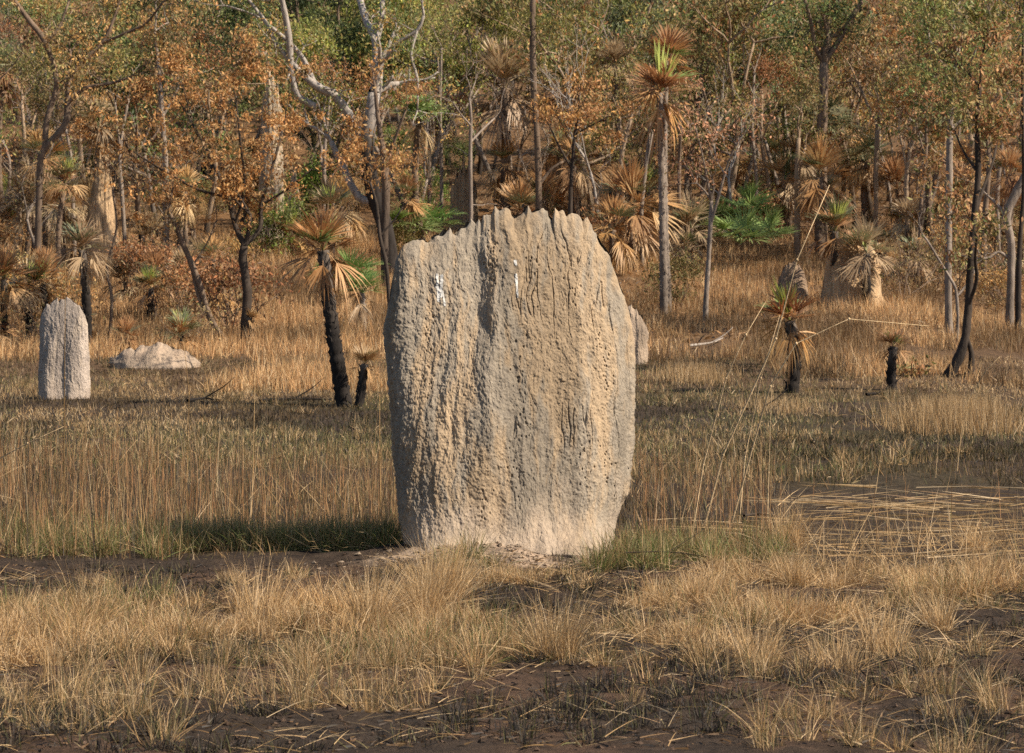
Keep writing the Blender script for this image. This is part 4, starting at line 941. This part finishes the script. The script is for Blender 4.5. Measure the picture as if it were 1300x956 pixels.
# scattered further palms on the slope
for k in range(86):
    p0, D = (-40+1380*(k+rng.random())/52, rng.uniform(84, 122)) if k < 52 else (-50+560*(k-52+rng.random())/22, rng.uniform(69, 86)) if k < 74 else (760+600*(k-74+rng.random())/12, rng.uniform(80, 90)); g0 = on_ground(p0, D); py = HZ+(CAMH-g0[2])*F/D
    h = rng.uniform(0.5, 3.5 if D > 84 else 1.5)*F/D
    if not clear(p0, D, 6): continue
    kd = ['skirt', 'strawmix', 'mix', 'straw', 'skirt'][rng.integers(0, 5)]
    palm(p0, py, p0+rng.normal(0, 6), py-h, 6, rng.uniform(24, 34), kd, 'shaggy dry palm among the undergrowth of the far slope', D=D, char=False, group='shaggy dry palms on the far slope', bark='brown')

for k in range(34):
    p0, D = (-40+560*(k+rng.random())/20, rng.uniform(61, 82)) if k < 20 else (960+390*(k-20+rng.random())/14, rng.uniform(76, 92))
    if not clear(p0, D, 0): continue
    g0 = on_ground(p0, D); e = empty('withered_palm', g0, rng.random()*6); tag(e, 'low withered fan palm sunk in the dry grass at the wood edge', 'palm', 'withered low palms at the wood edge')
    kd = ['skirt', 'strawmix', 'few', 'mix', 'skirt'][rng.integers(0, 5)]; q = rng.uniform(0.45, 0.85)
    for me, nm in zip(CR[kd], ('crown', 'dead_skirt')):
        o = link(bpy.data.objects.new(nm, me), e); o.scale = (q, q, q); o.location = (0, 0, 0.55*q)
    tr = Acc(); tube(tr, [[0, 0, -.2], [0, 0, .3*q], [0, 0, .55*q]], [.07, .06, .05], BK['char'], 7, .1); mobj('trunk', tr.mesh('trunk', True), M_bark, e)
# ------------------------------------------------------------------ single stalks, branches
def stalk(pts, D, w, label, name='dry_stalk', c=STRAW[2]):
    A = Acc(); P = []
    for i_, q in enumerate(pts): P.append(at(q[0], q[1], D+0.15*math.sin(i_*1.7)))
    P[0][2] = float(gz(P[0][0], P[0][1]))-.03
    b = P[0].copy(); tube(A, P, np.linspace(w, w*0.35, len(P)), c, 5, 0.05, 1)
    for q in P[1:-1]: tube(A, [q-[0, 0, .012], q, q+[0, 0, .012]], [w*.6, w*1.5, w*.6], c*1.05, 5)
    o = mobj(name, A.mesh(name, True, b), M_bark); o.location = [float(t) for t in b]
    return tag(o, label, 'grass stalk')
stalk([(893, 668), (918, 578), (985, 430), (1012, 330), (1053, 235)], 23.6, 0.0095, 'longest dry stalk leaning right and crossing the palms above the flat')
stalk([(880, 668), (893, 590), (922, 480), (947, 425), (972, 383)], 23.9, 0.007, 'dry stalk leaning beside the longest one on its mound side')
stalk([(925, 668), (955, 570), (978, 490), (1011, 436), (1078, 405), (1180, 414)], 23.3, 0.0085, 'dry stalk bent at two knees before the small orange palm')
stalk([(938, 668), (946, 580), (966, 480), (990, 400)], 24.2, 0.0065, 'thin nearly straight stalk between the longest and the kneed one')
stalk([(974, 668), (976, 600), (980, 480)], 24.0, 0.005, 'short upright stalk right of the stalk bunch')
stalk([(-12, 640), (-2, 583), (35, 563), (82, 541)], 27, 0.0085, 'pale stalk bent over the grass at the left frame edge')
stalk([(80, 700), (81, 600), (82, 480), (83, 330)], 22.5, 0.0055, 'hair thin upright stalk crossing the slim grey mound', c=STRAW[1]*.6)
stalk([(236, 640), (238, 580), (240, 500), (233, 430)], 27, 0.006, 'thin upright stalk before the rubble heap', c=STRAW[1]*.8)
stalk([(318, 690), (321, 600), (324, 470)], 24, 0.005, 'thin upright stalk left of the leaning burnt palm', c=STRAW[0])
stalk([(484, 650), (482, 580), (482, 500)], 25, 0.006, 'upright stalk hard by the left edge of the big mound', c=STRAW[1])
stalk([(330, 745), (352, 725), (362, 708)], 19.5, 0.006, 'short pale broken stalk poking from the straw near the bare strip')
stalk([(1195, 600), (1222, 520), (1252, 470), (1270, 452)], 40, 0.009, 'leaning stalk in the tan clump below the charred crooked tree')
def stick(pts, D, w, label, bark, name='fallen_branch', lift=0.03):
    A = Acc(); P = []
    for px_, dy in pts: x_ = (px_-650)/F*D; P.append(np.array([x_, D+dy, float(gz(x_, D+dy))+lift]))
    b = P[0].copy(); tube(A, P, np.linspace(w, w*.4, len(P)), BK[bark], 7, .12, 3)
    m_ = len(P)//2; tube(A, [P[m_], P[m_]+[.3, .1, .18], P[m_]+[.5, .2, .35]], [w*.5, w*.35, w*.15], BK[bark], 5, .1, 2)
    o = mobj(name, A.mesh(name, True, b), M_bark); o.location = [float(t) for t in b]; tag(o, label, 'branch')
stick([(872, -.8), (890, -.2), (905, .3), (924, 1.5)], 65, .035, 'pale fallen branch lying in tan grass right of the big mound', 'white', lift=.1)
stick([(905, 0), (935, .5), (965, .2), (990, 0)], 47, .028, 'dark charred branch on the flat left of the small orange palm', 'char')
stick([(330, 0), (370, .5), (420, .3)], 49, .028, 'charred fallen branch left of the leaning burnt palm', 'char')
stick([(238, 0), (255, .5), (268, .3)], 48, .028, 'short charred stick on the flat below the rubble heap', 'char', lift=.1)
stick([(1100, 0), (1118, .3), (1130, .1)], 51, .028, 'charred wood at the foot of the smallest palm', 'char')
stick([(795, 0), (850, .1), (900, -.1)], 19.6, .005, 'dark thin twig lying on green grass right of the mound foot', 'dark', lift=.12)
stick([(945, 0), (965, .25), (980, .1), (1000, .5)], 23, .012, 'dark bent stick among the stalks right of the big mound', 'dark', lift=.15)

# ------------------------------------------------------------------ light, camera
EL, AZ = math.radians(43), None
hx, hy = 0.96, -0.28      # direction towards the sun, on the ground: from the right and from behind the camera
hl = math.hypot(hx, hy); hx, hy = hx/hl, hy/hl
w = bpy.data.worlds.new('World'); sc.world = w; w.use_nodes = True
wn, wl = w.node_tree.nodes, w.node_tree.links
sky = wn.new('ShaderNodeTexSky'); sky.sky_type = 'NISHITA'; sky.sun_disc = False
sky.sun_elevation = EL; sky.sun_rotation = math.atan2(hx, hy)
bg = wn.get('Background'); bg.inputs[1].default_value = 0.075; wl.new(sky.outputs[0], bg.inputs[0])
sd = bpy.data.lights.new('sun', 'SUN'); sd.energy = 5.0; sd.angle = math.radians(0.5); sd.color = (1.0, 0.87, 0.70)
so = link(bpy.data.objects.new('sun', sd))
from mathutils import Vector
so.rotation_euler = Vector((hx*math.cos(EL), hy*math.cos(EL), math.sin(EL))).to_track_quat('Z', 'Y').to_euler()
so.location = (20, -20, 40)
cd = bpy.data.cameras.new('camera'); cd.lens = 100; cd.sensor_width = 36; cd.clip_end = 4000; cd.clip_start = 0.1
cd.dof.use_dof = True; cd.dof.focus_distance = 21.2; cd.dof.aperture_fstop = 11
co = link(bpy.data.objects.new('camera', cd)); co.location = (0, 0, CAMH); co.rotation_euler = (math.pi/2-PITCH, 0, 0)
sc.camera = co
vs = sc.view_settings; vs.view_transform = 'Standard'; vs.look = 'None'; vs.gamma = 1; vs.use_curve_mapping = False; vs.exposure = 0.58
sc.render.engine = 'CYCLES'
cy = sc.cycles; cy.max_bounces = 5; cy.diffuse_bounces = 3; cy.glossy_bounces = 1; cy.transmission_bounces = 3; cy.use_denoising = False
cy.use_adaptive_sampling = True; cy.adaptive_threshold = 0.02; cy.caustics_reflective = False; cy.caustics_refractive = False
sc.render.filter_size = 1.3 if hasattr(sc.render, 'filter_size') else 1.5
